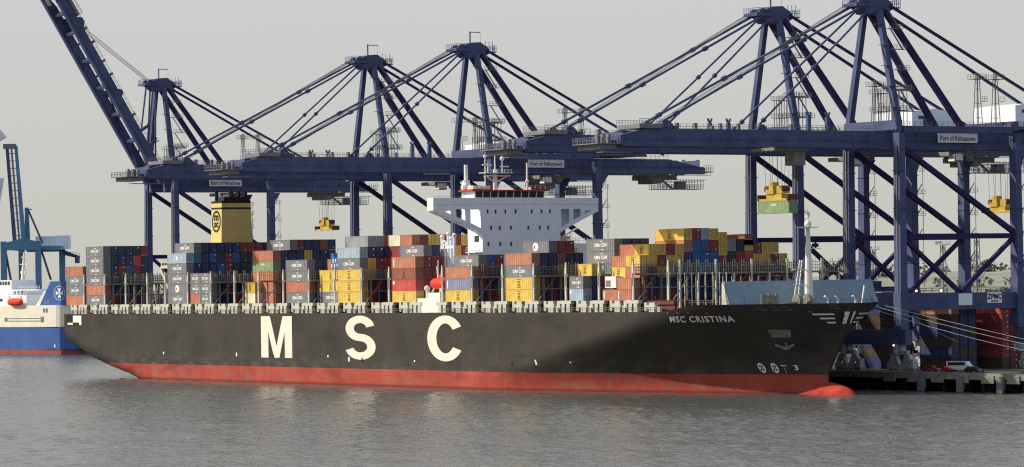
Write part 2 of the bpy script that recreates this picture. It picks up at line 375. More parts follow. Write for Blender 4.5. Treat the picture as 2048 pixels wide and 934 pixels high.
# ================================================================== CONTAINER SHIP
B = 51.0
ship = thing('container_ship', 'long black container ship with red waterline band and giant white letters on its side', 'container ship')
POST = [0, 14.53, 29.07, 43.6, 55.46, 70.0, 84.53, 99.06, 113.6, 128.13, 142.66, 157.2, 171.73, 186.26, 200.8, 213.41, 227.95, 242.48, 257.01, 271.55, 286.08, 300.61, 315.15]
def lerp_tab(tab, x):
    if x <= tab[0][0]: return tab[0][1]
    for (a, va), (b_, vb) in zip(tab, tab[1:]):
        if x <= b_: return va + (vb - va) * (x - a) / (b_ - a)
    return tab[-1][1]
KEEL = [(-14.3, 9.6), (-8, 8.0), (0, 5.4), (6, 4.1), (15, 2.5), (24, 1.1), (32, -.6), (48, -5), (66, -9), (90, -10)]
def ztop(X):
    if X < 312: return 19.2
    return 19.2 + min(1, (X - 312) / 12) * 1.55 if X < 324 else 20.75
def stem_x(z):
    return 341.6 + (0 if z < 4.4 else 10.5 * ((z - 4.4) / 16.4) ** .9)
def hb(X, z):
    h = B / 2
    s_ = max(0, min(1, z / 20.5)); zf = .55 * s_ ** 1.45 + .45 * s_ * s_ * (3 - 2 * s_)
    xs = 236 + 77 * zf; xe = stem_x(z)
    if X > xs:
        tt = min(1, (X - xs) / (xe - xs)); p = 1.25 + .75 * zf; q = .97 - .27 * zf ** 2
        h = .35 + (h - .35) * max(0, 1 - tt ** p) ** q
    zk = lerp_tab(KEEL, X)
    bil = 5.5
    u_ = max(0, min(1, (z - zk) / 5.0))
    if X < 95: h -= bil * (1 - math.sqrt(1 - (1 - u_) ** 2))
    return h
def hy(X, z): return B / 2 - hb(X, z)       # Y of the starboard skin
def hull_band(z0fn, z1fn, nz, xs):
    mb = MB(); cols = []
    for X in xs:
        zk = max(lerp_tab(KEEL, X), -4)
        z0 = max(z0fn(X), zk); z1 = max(z1fn(X), zk)
        cols.append([(z0 + (z1 - z0) * j / nz) for j in range(nz + 1)])
    for side in (-1, 1):
        vs = []
        for X, zs in zip(xs, cols):
            for z in zs:
                Xc = min(X, stem_x(z)) if X > 330 else X
                vs.append((Xc, B / 2 + side * hb(Xc, z), z))
        k = nz + 1
        mb.add(vs, [(i * k + j, (i + 1) * k + j, (i + 1) * k + j + 1, i * k + j + 1) for i in range(len(xs) - 1) for j in range(nz)])
    return mb, cols
XS = [-14.3 + 3.2 * i for i in range(31)] + [88 + 8 * i for i in range(20)] + [245 + 2.4 * i for i in range(40)] + [338 + .4 * i for i in range(37)]
XS = sorted(set(round(x, 2) for x in XS if x < 352.4)) + [352.4]
RED = 4.5
mb, cols = hull_band(lambda X: RED, ztop, 16, XS)
# transom and deck
zs = cols[0]; ys = [hb(XS[0], z) for z in zs]
for j in range(16):
    mb.add([(XS[0], B / 2 - ys[j], zs[j]), (XS[0], B / 2 + ys[j], zs[j]), (XS[0], B / 2 + ys[j + 1], zs[j + 1]), (XS[0], B / 2 - ys[j + 1], zs[j + 1])], [(0, 1, 2, 3)])
# flat counter underneath
for X0, X1 in zip(XS, XS[1:]):
    if X1 > 60: break
    z0, z1 = max(lerp_tab(KEEL, X0), -4), max(lerp_tab(KEEL, X1), -4)
    mb.add([(X0, B / 2 - hb(X0, z0), z0), (X0, B / 2 + hb(X0, z0), z0), (X1, B / 2 + hb(X1, z1), z1), (X1, B / 2 - hb(X1, z1), z1)], [(0, 1, 2, 3)])
def close_stem(mbx, z0, z1, n):
    vs = []
    for i in range(n + 1):
        z = z0 + (z1 - z0) * i / n; x = stem_x(z); h_ = hb(x, z); vs += [(x, B / 2 - h_, z), (x + .25, B / 2, z), (x, B / 2 + h_, z)]
    mbx.add(vs, [f for i in range(n) for f in ((3 * i, 3 * i + 1, 3 * i + 4, 3 * i + 3), (3 * i + 1, 3 * i + 2, 3 * i + 5, 3 * i + 4))])
close_stem(mb, RED, 20.75, 16)
hull = mb.build('hull', M['hullblack'], ship, smooth=True)
mb, _ = hull_band(lambda X: -3.0, lambda X: RED, 8, XS)
close_stem(mb, -3, RED, 6)
mb.build('boot_topping', M['red'], ship, smooth=True)['label'] = 'rust red paint band along the waterline'
mb = MB()
vs = []; ring = 16
for i in range(13):
    s_ = i / 12; x = 330 + 22.4 * s_; rr = math.sqrt(max(0.0004, 1 - max(0, (s_ - .45) / .55) ** 2.2))
    for j in range(ring):
        a = 2 * math.pi * j / ring; vs.append((x, B / 2 + 2.9 * rr * math.cos(a), -1.2 + 4.0 * rr * math.sin(a)))
mb.add(vs, [(i * ring + j, i * ring + (j + 1) % ring, (i + 1) * ring + (j + 1) % ring, (i + 1) * ring + j) for i in range(12) for j in range(ring)])
mb.build('bulbous_bow', M['redbulb'], ship, smooth=True)
mb = MB(); dv = []
for X in XS:
    z = ztop(X) - (.05 if X < 318 else 1.15)
    h_ = max(.2, hb(min(X, stem_x(z)), z) - .06); dv += [(min(X, stem_x(z)), B / 2 - h_, z), (min(X, stem_x(z)), B / 2 + h_, z)]
mb.add(dv, [(2 * i, 2 * i + 2, 2 * i + 3, 2 * i + 1) for i in range(len(XS) - 1)])
mb.build('deck', M['deckred'], ship)
# stern mooring recess: white door frame in the aft quarter
mb = MB(); mb.box(-12.8, -1.4, -.06, .3, 15.7, 18.9); mb.build('mooring_opening', M['dark'], ship)
mb = MB(); mb.box(-7.6, -1.6, -.12, -.065, 16.6, 18.7); mb.box(-3.2, -1.6, -.12, -.065, 15.8, 16.58); mb.box(-11.6, -7.7, -.10, -.065, 15.9, 16.5); mb.build('mooring_platform', M['white'], ship)
# ---- giant letters on the side
def on_hull(vs2, fs, mbx, out=.07):
    mbx.add([(x, hy(x, z) - out, z) for x, z in vs2], fs)
def place2(vs, x0, x1, z0, z1):
    ax = min(v[0] for v in vs); bx = max(v[0] for v in vs); az = min(v[1] for v in vs); bz = max(v[1] for v in vs)
    return [(x0 + (v[0] - ax) / (bx - ax) * (x1 - x0), z0 + (v[1] - az) / (bz - az) * (z1 - z0)) for v in vs]
mbM = MB(); w_ = .235
vsM = []; fsM = []
def q2(*p): n = len(vsM); vsM.extend(p); fsM.append(tuple(range(n, n + len(p))))
q2((0, 0), (w_, 0), (w_, .62), (0, .72)); q2((0, .72), (w_, .62), (w_ + .06, 1), (0, 1))
q2((w_, .62), (.5 - .085, 0), (.5, .0), (.5, .28), (w_ + .06, 1))
q2((.5, 0), (.5 + .085, 0), (1 - w_, .62), (1 - w_ - .06, 1), (.5, .28))
q2((1 - w_, 0), (1, 0), (1, .72), (1 - w_, .62)); q2((1 - w_, .62), (1, .72), (1, 1), (1 - w_ - .06, 1))
on_hull(place2(vsM, 115.2, 133.2, 7.0, 18.4), fsM, mbM); mbM.build('hull_letter', M['letter'], ship)
mbS = MB()
S_pts = [(17.5 * math.cos(R(a)), 17.4 + 17.2 * math.sin(R(a))) for a in range(12, 271, 8)] + [(18.6 * math.cos(R(a)), -17.6 + 17.6 * math.sin(R(a))) for a in range(82, -169, -8)]
def smooth_line(p, k=4):
    out = []
    for i in range(len(p) - 1):
        p0, p1, p2, p3 = p[max(0, i - 1)], p[i], p[i + 1], p[min(len(p) - 1, i + 2)]
        for j in range(k):
            t_ = j / k; out.append(tuple(.5 * (2 * b1 + (c1 - a1_) * t_ + (2 * a1_ - 5 * b1 + 4 * c1 - d1) * t_ ** 2 + (3 * b1 - a1_ - 3 * c1 + d1) * t_ ** 3) for a1_, b1, c1, d1 in zip(p0, p1, p2, p3)))
    return out + [p[-1]]
v_, f_ = ribbon(S_pts, 14.0)
on_hull(place2(v_, 163.2, 179.2, 6.9, 18.5), f_, mbS); mbS.build('hull_letter', M['letter'], ship)
mbC = MB()
C_pts = [(22.5 * math.cos(R(a)), 36 * math.sin(R(a))) for a in range(33, 328, 6)]
v_, f_ = ribbon(C_pts, 15.0)
on_hull(place2(v_, 206.0, 222.8, 6.9, 18.5), f_, mbC); mbC.build('hull_letter', M['letter'], ship)
# ---- ship's name
v_, f_ = text_pts('MSC CRISTINA', .04, 1.2, 'LEFT'); pl_ = [(x + .75 * (z - 17.4), z) for x, z in place2(v_, 313.9, 330.7, 16.75, 18.2)]   # lettering raked to follow the flare
for lo_, hi_ in ((0, 318.35), (318.35, 400)):                 # the two words of the name
    mbn = MB(); on_hull(pl_, [f for f in f_ if lo_ <= sum(pl_[i][0] for i in f) / len(f) < hi_], mbn, .10)
    used = sorted({i for f in mbn.f for i in f}); ren = {a: b for b, a in enumerate(used)}
    mbn.v = [mbn.v[i] for i in used]; mbn.f = [tuple(ren[i] for i in f) for f in mbn.f]
    mbn.build('name_lettering', M['smallwhite'], ship)
# thruster marks, draught mark, bow pocket, fairleads
def rnd(cx, cz, r, n=16): return [(cx + .72 * r * math.cos(2 * math.pi * i / n), cz + r * .95 * math.sin(2 * math.pi * i / n)) for i in range(n)]
for cx in (325.9, 329.3):
    mbt = MB(); on_hull(rnd(cx, 6.0, 1.25), [tuple(range(16))], mbt, .10)
    o_ = mbt.build('thruster_mark', M['smallwhite'], ship)
    mbt = MB(); pts = [(cx, 6.0)]; fs = []
    for a in (45, 135, 225, 315):
        n = len(pts); pts += [(cx + .66 * math.cos(R(a - 24)), 6 + .9 * math.sin(R(a - 24))), (cx + .66 * math.cos(R(a + 24)), 6 + .9 * math.sin(R(a + 24)))]; fs.append((0, n, n + 1))
    on_hull(pts, fs, mbt, .14)
    mbt.build('thruster_blade_mark', M['black'], o_)
mbt = MB(); v_, f_ = text_pts('3', .03); on_hull(place2(v_, 334.3, 335.3, 5.5, 6.7), f_, mbt, .12); mbt.build('draught_number', M['smallwhite'], ship)
mbt = MB()
for k in range(5): on_hull([(331.7, 4.8 + k * .35), (331.9, 4.8 + k * .35), (331.9, 4.95 + k * .35), (331.7, 4.95 + k * .35)], [(0, 1, 2, 3)], mbt, .12)
on_hull([(331.0, 6.5), (332.6, 6.5), (332.6, 6.65), (331.0, 6.65)], [(0, 1, 2, 3)], mbt, .12)
mbt.build('draught_mark', M['smallwhite'], ship)
# anchor recess and anchor
mbt = MB(); on_hull([(334.1, 13.1), (338.3, 13.1), (339.7, 14.9), (335.0, 14.9)], [(0, 1, 2, 3)], mbt, .22); mbt.build('anchor_recess', M['greysteel'], ship)
mbt = MB()
xa, za = 335.9, 11.4; ya = hy(xa, za) - .4
mbt.beam((xa, ya, 12.6), (xa, ya + .2, 10.6), .5); mbt.beam((xa - 2.0, ya - 1.6, 11.4), (xa, ya, 10.6), .5); mbt.beam((xa + 2.0, ya + .9, 11.4), (xa, ya, 10.6), .5); mbt.box(xa - .9, xa + .9, ya - .3, ya + .5, 10.3, 10.9)
mbt.build('anchor', M['galv'], ship)
def fairlead(x, z, ww=2.2):
    mbt = MB(); on_hull([(x, z), (x + ww, z), (x + ww, z + .9), (x, z + .9)], [(0, 1, 2, 3)], mbt, .10)
    o_ = mbt.build('fairlead', M['galv'], ship)
    mbt = MB()
    for k in (.12, .56):
        on_hull([(x + ww * k, z + .15), (x + ww * (k + .32), z + .15), (x + ww * (k + .32), z + .75), (x + ww * k, z + .75)], [(0, 1, 2, 3)], mbt, .14)
    mbt.build('fairlead_hole', M['dark'], o_)
for x, z in ((338.4, 19.3), (340.8, 19.3), (342.8, 19.3), (350.0, 19.5)): fairlead(x, z, 1.15 if x < 349 else .5)
for x in (314.2, 317.4, 320.6, 325.6, 346.2):
    mbt = MB(); on_hull([(x, 18.75), (x + .5, 18.75), (x + .5, 19.1), (x, 19.1)], [(0, 1, 2, 3)], mbt, .10); mbt.build('scupper', M['galv'], ship)
# bow wing emblem: three stripes each side of a slanted plate
mbe = MB()
def strip(xs, z0, z1, port=False):
    vs = []
    for x in xs:
        for z in (z0, z1):
            y = B / 2 + (hb(x, z) + .14) * (1 if port else -1); vs.append((x + .10, y, z))
    n = len(xs) - 1
    mbe.add(vs, [(2 * i, 2 * i + 2, 2 * i + 3, 2 * i + 1) for i in range(n)])
EMB = [(18.1, 18.45), (17.15, 17.5), (16.2, 16.55)]
for k, (z0, z1) in enumerate(EMB):
    strip([346.2 + k * .45 + (349.15 - k * .42 - 346.2 - k * .45) * (1 - (1 - i / 14) ** 1.6) for i in range(15)], z0, z1)
    strip([349.45 - k * .42 - (7.0 - k * 1.2) * (i / 14) ** 1.6 for i in range(15)], z0, z1, True)
mbe.build('bow_emblem_stripe', M['smallwhite'], ship)
mbe = MB()
for zz0, zz1 in ((16.1, 16.8), (16.8, 17.5), (17.5, 18.2), (18.2, 18.8)):
    n = 5
    for port in (False, True):
        vs = []
        for i in range(n + 1):
            for z in (zz0, zz1):
                x0_ = stem_x(z) - (.36 if not port else .22); x = x0_ + (stem_x(z) - x0_) * i / n
                vs.append((x + .16, B / 2 + (hb(min(x, stem_x(z)), z) + .16) * (1 if port else -1), z))
        mbe.add(vs, [(2 * i, 2 * i + 2, 2 * i + 3, 2 * i + 1) for i in range(n)])
oe = mbe.build('bow_emblem_plate', M['smallwhite'], ship)
mbe = MB()
for txt, z0, z1 in (('m', 17.6, 18.4), ('sc', 16.6, 17.4)):
    v_, f_ = text_pts(txt, .03)
    mbe.add([(x + .22, B / 2 - hb(min(x, stem_x(z) - .05), z) - .2, z) for x, z in place2(v_, stem_x(z0) - .45, stem_x(z0) - .12, z0, z1)], f_)
mbe.build('emblem_lettering', M['black'], oe)
# small hull marks near the waterline
for x, z, hh, mk in ((54, 7.4, .7, 'smallwhite'), (100, 7.2, 1.0, 'smallwhite'), (122, 7.0, .9, 'dark'), (171.6, 6.4, 1.0, 'dark'), (164.5, 6.4, 1.1, 'smallwhite'), (153.0, 7.4, .5, 'smallwhite'), (199.0, 6.6, .4, 'smallwhite'), (257.2, 6.4, 1.3, 'smallwhite'), (270, 6.9, .4, 'smallwhite'), (246.5, 6.3, .8, 'dark')):
    mbt = MB(); on_hull([(x, z), (x + .7, z), (x + .7, z + hh), (x, z + hh)], [(0, 1, 2, 3)], mbt, .09); mbt.build('hull_mark', M[mk], ship)
# ---- deck edge stanchions, hatch covers, lashing bridges
pair = MB()
for dx in (-1.25, .85): pair.box(dx - .75, dx + .75, .15, 1.2, 0, 2.75)
pair.box(-3.0, 2.2, .12, 1.25, 2.0, 2.78); pair.box(-4.3, -3.0, .3, 1.0, .9, 2.7); pair.box(-4.2, -2.8, .5, .9, .9, 1.5)
pair.cur = 1; pair.box(-.45, .05, .05, .14, .3, 1.9)
pair = pair.mesh('stanchion', [M['cream'], M['dark']])
tee = MB(); tee.box(-1.1, 1.1, .15, 1.1, 0, 2.72); tee.box(-3.0, 1.4, .18, 1.05, 1.0, 2.05); tee.box(-3.2, -2.2, .2, 1.0, .3, 2.75); tee.box(1.9, 2.9, .4, .9, 0, 1.5)
tee = tee.mesh('stanchion', M['cream'])
for i, x in enumerate(POST):
    if i < 22:
        o = link('stanchion', pair, ship); o.location = (x, 0, 19.2)
for i in range(1, 23):
    if i in (15,): continue
    x = (POST[i - 1] + POST[i]) / 2 + .4
    if i in (4, 13, 14): x += .6
    o = link('stanchion', tee, ship); o.location = (x, 0, 19.2)
    if i == 22: o.scale = (1, 1, .8)
o = link('stanchion', tee, ship); o.location = (-6.5, 0, 19.2)
for i in range(23):
    x0 = (POST[i - 1] + 1.5) if i else -13.0
    x1 = POST[i] - 1.4
    if i == 0: x1 = -1.6
    if i in (4, 15): continue
    mb = MB(); mb.box(x0, x1, 2.6, B - 2.6, 20.9, 21.75); mb.box(x0 + .3, x1 - .3, 3.0, B - 3.0, 19.2, 20.9)
    mb.build('hatch_cover', M['deckred'], ship)
# clutter between the stanchions along the deck edge
mb = MB()
for i in range(150):
    x = random.uniform(-12, 312)
    if 199 < x < 213: continue
    y = random.uniform(1.3, 2.4); h_ = random.uniform(.5, 1.8); ww = random.uniform(.15, .9)
    mb.box(x, x + ww, y, y + random.uniform(.2, .6), 19.16, 19.2 + h_)
mb.build('deck_fitting', M['greysteel'], ship)
mb = MB(); mb.rail((-13.8, .12, 19.2), (198, .12, 19.2), 1.1, 1.6, .06); mb.rail((213, .12, 19.2), (311, .12, 19.2), 1.1, 1.6, .06)
mb.build('deck_railing', M['galv'], ship)
def bridge_post(tall=True):
    p = MB(); hz = 7.9
    p.box(-.36, .36, 0, .28, 0, 3.4); p.box(-.36, -.16, .02, .26, 3.4, 6.4); p.box(.16, .36, .02, .26, 3.4, 6.4); p.box(-.36, .36, .02, .26, 6.4, hz)
    p.hexa([(-.3, .05, hz), (.3, .05, hz), (.3, .24, hz), (-.3, .24, hz)], [(-.15, .08, hz + 1.4), (.15, .08, hz + 1.4), (.15, .22, hz + 1.4), (-.15, .22, hz + 1.4)])
    p.cur = 1; p.box(-.16, .16, .1, .25, 3.4, 6.4)
    return p.mesh('lashing_post', [M['cream'], M['dark']])
lpost = bridge_post()
def bridge_frame(front=False):
    p = MB()
    for k in range(1, 20):
        y = .4 + k * 2.53
        p.box(-.14, .14, y - .11, y + .11, 0, 6.0)
        if k % 2: p.box(.5, .62, y - .06, y + .06, 0, 6.0)
    p.box(-.55, .55, .8, B - .6, 5.9, 6.35)
    p.box(-.2, .2, .8, B - .6, 2.9, 3.1)
    for k in range(4):
        y0 = 1.5 + k * 13; p.beam((.15, y0, .2), (.15, y0 + 5.0, 5.8), .18)
    for k in range(39):
        y = .8 + k * 1.28; h_ = 2.1 if k % 2 else 2.9
        p.box(.42, .52, y - .05, y + .05, 6.35, 6.35 + h_); p.box(-.52, -.42, y - .05, y + .05, 6.35, 6.35 + h_)
    for z in (7.0, 7.7, 8.4):
        p.box(.42, .5, .8, B - .6, z, z + .1); p.box(-.5, -.42, .8, B - .6, z, z + .1)
    return p.mesh('lashing_frame', M['greysteel'])
lfr = bridge_frame(); lff = bridge_frame(True)
for i, x in enumerate(POST):
    if i == 14: continue
    fr = link('lashing_bridge', lff if i >= 21 else lfr, ship); fr.location = (x, 0, 21.9)
    p = link('lashing_post', lpost, fr)
    p.location = (0, .05, 0)
# foremost lashing bridge has white uprights
mb = MB()
for k in range(1, 20, 2):
    y = .4 + k * 2.53
    if hy(316, 19) < y < B - hy(316, 19): mb.box(315.8, 316.15, y - .2, y + .2, 19.6, 28.0 if k % 4 == 3 else 31.2)
for k in range(8):
    y = 2.0 + k * 1.6; mb.box(316.3 + k * .5, 316.48 + k * .5, y - .09, y + .09, 19.6, 28.2)
mb.build('lashing_upright', M['cream'], ship)
mb = MB(); mb.prism([(327.6, 19.4), (330.8, 19.4), (329.6, 21.5), (328.7, 25.4), (328.3, 26.1), (327.9, 25.4), (327.8, 21.5)], 1, 6.2, 6.55)
mb.build('breakwater_end_plate', M['cream'], ship)
# breakwater: leaning wall across the fore deck
mb = MB()
mb.hexa([(330.3, 6.8, 19.5), (330.6, 6.8, 19.5), (330.6, B - 2.2, 19.5), (330.3, B - 2.2, 19.5)], [(328.0, 6.8, 26.0), (328.3, 6.8, 26.0), (328.3, B - 2.2, 26.0), (328.0, B - 2.2, 26.0)])
bw = mb.build('breakwater', M['blueslab'], ship)
mb = MB()
for k in range(9): mb.prism([(326.2, 19.5), (330.2, 19.5), (328.0, 25.8)], 1, 8 + k * 4.8, 8.15 + k * 4.8)
mb.build('breakwater_stiffener', M['blueslab'], bw)
# foredeck gear
mb = MB()
for k in range(5): mb.box(333.2, 333.5, 13.2 + k * 1.0, 14.05 + k * 1.0, 20.2, 23.0 - .25 * (k % 2))
mb.box(333.5, 336, 13.4, 18.2, 19.6, 20.6); mb.build('windlass_house', M['greysteel'], ship)
mb = MB(); mb.beam((338.3, 15.5, 20.6), (338.3, 21, 21.0), .45); mb.tube((338, 19.6, 21.4), (338, 20.6, 21.4), 1.5, n=18); mb.box(336.8, 339.2, 19.2, 21.0, 19.6, 20.3); mb.build('windlass', M['greysteel'], ship)
mb = MB(); mb.tube((338, 22.4, 21.4), (338, 23.4, 21.4), 1.5, n=18); mb.box(336.8, 339.2, 22.0, 23.8, 19.6, 20.3); mb.build('windlass', M['greysteel'], ship)
for x, y in ((339, 27.8), (340, 30), (340, 35.0)):
    mb = MB(); mb.tube((x, y, 19.6), (x, y, 21.6), .22, n=8); mb.beam((x, y, 21.5), (x + .2, y - 1.0, 22.3), .4); mb.build('mushroom_vent', M['white'], ship)
mb = MB(); mb.beam((340, 36.6, 19.6), (340, 37.6, 24.6), .28); mb.build('jack_staff', M['white'], ship)
mb = MB()
for s_ in (0, 1):
    pts = [(x, B / 2 + (hb(min(x, stem_x(20.7)), 20.7) - .3) * (1 if s_ else -1), 20.75) for x in (322, 330, 336, 341, 345, 348, 350, 351.2, 351.8)]
    for a_, b_ in zip(pts, pts[1:]): mb.rail(a_, b_, 1.0, 1.8, .06)
mb.build('bow_railing', M['galv'], ship)
# foremast
fm = MB(); fm.tube((335, B / 2, 19.6), (335, B / 2, 25), 1.05, .95, 12); fm.tube((335, B / 2, 25), (335, B / 2, 34.5), .95, .62, 12); fm.tube((335, B / 2, 34.5), (335, B / 2, 39.6), .55, .4, 12); fm.tube((335, B / 2, 39.6), (335, B / 2, 42.2), .14, .1, 6)
fmo = fm.build('foremast', M['white'], ship)
p = MB()
for d in (-.9, .3): p.beam((335, B / 2 - 3.7 + d, 19.8), (335, B / 2 - 1.9 + d * .5, 30.6), .24)
for k in range(10): p.beam((335, B / 2 - 4.55 + k * .18, 20.6 + k * 1.03), (335, B / 2 - 3.35 + k * .16, 20.6 + k * 1.03), .16)
for z in (20.6, 25, 28.5): p.beam((335, B / 2 - 4.2, z), (335, B / 2, z), .18)
p.build('mast_ladder', M['white'], fmo)
p = MB(); p.box(333.8, 336.2, B / 2 - 2.3, B / 2 + 2.2, 38.0, 38.2); p.ball((335, B / 2, 38.8), .9); p.box(334.6, 335.4, B / 2 - .3, B / 2 + .3, 40.4, 41.6); p.box(334, 336, B / 2, B / 2 + 3.1, 33.2, 33.35)
p.build('mast_platform', M['white'], fmo)
p = MB(); p.ball((335, B / 2 + 1.5, 34.0), .45); p.ball((335, B / 2 + 2.5, 34.0), .45); p.box(334.8, 335.2, B / 2 + 1.9, B / 2 + 2.2, 33.3, 34.8); p.build('mast_light', M['black'], fmo)

# ---- accommodation block
AX0, AX1, AY0, AY1 = 199.6, 207.0, 16.3, 40.0
acc = MB(); acc.box(AX0, AX1, AY0, AY1, 19.2, 46.9); accommodation = acc.build('accommodation_block', M['bridgewhite'], ship)
mb = MB()
rowsW = {45.0: (17.2, 19.6, 22.6, 25.7, 30.6, 33.6, 36.2), 40.8: (18.2, 20.8, 24.2, 29.5, 33, 35.6), 36.6: (17.3, 20.9, 24.2, 29.5, 34.6, 36.4), 32.4: (17.3, 20.9, 24.2, 29.5, 34.6)}
rowsW = {z: [y + .7 for y in v] for z, v in rowsW.items()}
for z, ysx in rowsW.items():
    for y in ysx:
        p = MB(); p.box(AX1 - .1, AX1 + .05, y - .26, y + .26, z - .5, z + .5); wdw = p.build('window', M['glass'], accommodation)
mb = MB(); mb.box(AX0 + 3.4, AX0 + 5.6, AY0 - .05, AY0 - .005, 37.2, 38.8); mb.build('side_window', M['glass'], accommodation)
mb = MB(); mb.rail((AX0 + .3, AY0 - .8, 34.6), (AX1 - .3, AY0 - .8, 34.6), 1.1, 1.5); mb.box(AX0 + .2, AX1 - .2, AY0 - .9, AY0 - .01, 34.4, 34.6); mb.build('side_gallery', M['white'], accommodation)
# bridge wings: outline with three openings, built as welded plates
def wing(sgn):
    """sgn -1: open-water side; polygon pieces in (distance from block, z)"""
    yb = AY0 if sgn < 0 else AY1
    W = 14.3 if sgn < 0 else 12.0
    def Y(d): return yb + sgn * d * W / 15.4
    top, bot_in, tip = 46.9, 39.6, 45.2
    def zb(d): return bot_in + (tip - bot_in) * (d / 15.4) ** .92
    pm = MB()
    holes = [(.5, 3.8, .9), (5.4, 8.4, .9), (10.0, 12.0, .7)]
    edges = sorted({0, 15.4} | {h[0] for h in holes} | {h[1] for h in holes})
    for xf, th in ((AX1 - .35, .35),):
        for a_, b_ in zip(edges, edges[1:]):
            hole = next((h for h in holes if abs(h[0] - a_) < 1e-6), None)
            if hole:
                ht = 45.6 if hole[0] < 9 else 45.2
                lo = .9
                pm.hexa([(xf, Y(a_), zb(a_)), (xf + th, Y(a_), zb(a_)), (xf + th, Y(b_), zb(b_)), (xf, Y(b_), zb(b_))],
                        [(xf, Y(a_), zb(a_) + lo), (xf + th, Y(a_), zb(a_) + lo), (xf + th, Y(b_), zb(b_) + lo), (xf, Y(b_), zb(b_) + lo)])
                pm.hexa([(xf, Y(a_), ht), (xf + th, Y(a_), ht), (xf + th, Y(b_), ht), (xf, Y(b_), ht)],
                        [(xf, Y(a_), top), (xf + th, Y(a_), top), (xf + th, Y(b_), top), (xf, Y(b_), top)])
            else:
                pm.hexa([(xf, Y(a_), zb(a_)), (xf + th, Y(a_), zb(a_)), (xf + th, Y(b_), zb(b_)), (xf, Y(b_), zb(b_))],
                        [(xf, Y(a_), top), (xf + th, Y(a_), top), (xf + th, Y(b_), top), (xf, Y(b_), top)])
    if sgn > 0:
        pm.hexa([(AX1 - 3.1, Y(0), zb(0)), (AX1 - 2.9, Y(0), zb(0)), (AX1 - 2.9, Y(15.4), zb(15.4)), (AX1 - 3.1, Y(15.4), zb(15.4))], [(AX1 - 3.1, Y(0), top), (AX1 - 2.9, Y(0), top), (AX1 - 2.9, Y(15.4), top), (AX1 - 3.1, Y(15.4), top)])
    for d_ in (4.5, 9.2, 13.0) if sgn < 0 else ():
        pm.box(AX1 - 3.0, AX1 - .36, min(Y(d_), Y(d_ + .12)), max(Y(d_), Y(d_ + .12)), zb(d_) - .1, top - .02)
    # sloped underside
    nn = 8
    for k in range(nn):
        a_, b_ = 15.4 * k / nn, 15.4 * (k + 1) / nn
        pm.hexa([(AX1 - 3.1, Y(a_), zb(a_) - .22), (AX1 - .02, Y(a_), zb(a_) - .22), (AX1 - .02, Y(b_), zb(b_) - .22), (AX1 - 3.1, Y(b_), zb(b_) - .22)],
                [(AX1 - 3.1, Y(a_), zb(a_) - .01), (AX1 - .02, Y(a_), zb(a_) - .01), (AX1 - .02, Y(b_), zb(b_) - .01), (AX1 - 3.1, Y(b_), zb(b_) - .01)])
    return pm
wing(-1).build('bridge_wing', M['bridgewhite'], ship)
wing(1).build('bridge_wing', M['bridgewhite'], ship)
mb = MB(); XA = AX1 - 3.1
mb.box(XA, AX1 + .1, 1.9, B + 1.0, 46.92, 47.2); mb.box(AX0, XA - .01, AY0, AY1, 46.92, 47.2); mb.box(AX1 - .2, AX1 + .1, 1.9, B + 1.0, 47.2, 48.5); mb.box(XA, XA + .2, 1.9, AY0, 47.2, 48.5); mb.box(XA, XA + .2, AY1, B + 1, 47.2, 48.5); mb.box(XA + .2, AX1 - .2, B + .8, B + 1, 47.2, 48.5)
mb.build('wing_bulwark', M['bridgewhite'], ship)
mb = MB(); mb.box(XA, AX1 + .12, 1.66, 1.88, 45.3, 48.5); mb.build('wing_end', M['white'], ship)
mb = MB()
mb.rail((AX1 - .05, 2, 48.5), (AX1 - .05, 14, 48.5), .5, 3, .05); mb.rail((AX1 - .05, 38, 48.5), (AX1 - .05, B, 48.5), .5, 3, .05); mb.build('wing_railing', M['galv'], ship)
# wheelhouse
WY0, WY1 = 14.4, 36.0
mb = MB(); mb.box(AX0 + .3, AX1 - .6, WY0, WY1, 47.2, 48.6); mb.box(AX0 + .5, AX1 - 1.2, WY0 + .2, WY1 - .2, 48.6, 50.2)
wh = mb.build('wheelhouse', M['bridgewhite'], ship)
k = 9; dw = (WY1 - WY0 - .6) / k
for i in range(k):
    p = MB(); y0 = WY0 + .3 + i * dw
    p.hexa([(AX1 - 1.15, y0 + .2, 48.65), (AX1 - .95, y0 + .2, 48.65), (AX1 - .95, y0 + dw - .2, 48.65), (AX1 - 1.15, y0 + dw - .2, 48.65)],
           [(AX1 - .95, y0 + .2, 50.1), (AX1 - .7, y0 + .2, 50.1), (AX1 - .7, y0 + dw - .2, 50.1), (AX1 - .95, y0 + dw - .2, 50.1)])
    p.build('window', M['glass'], wh)
p = MB()
for i in range(k + 1):
    y0 = WY0 + .3 + i * dw; p.beam((AX1 - 1.0, y0, 48.6), (AX1 - .7, y0, 50.2), .22)
p.build('window_frame', M['white'], wh)
mb = MB(); mb.box(AX0, AX1 - .2, WY0 - .8, WY1 + .8, 50.25, 50.6); mb.build('wheelhouse_roof', M['redroof'], wh)
mb = MB(); mb.box(AX0 + .5, AX1 - 1, WY0 - .2, WY0 + 5, 50.77, 51.6); mb.rail((AX1 - .6, WY0, 50.76), (AX1 - .6, WY1, 50.76), 1.0, 1.5, .05); mb.rail((AX1 - .6, WY0 - .3, 50.76), (AX0 + .5, WY0 - .3, 50.76), 1.0, 1.5, .05)
mb.build('roof_railing', M['white'], wh)
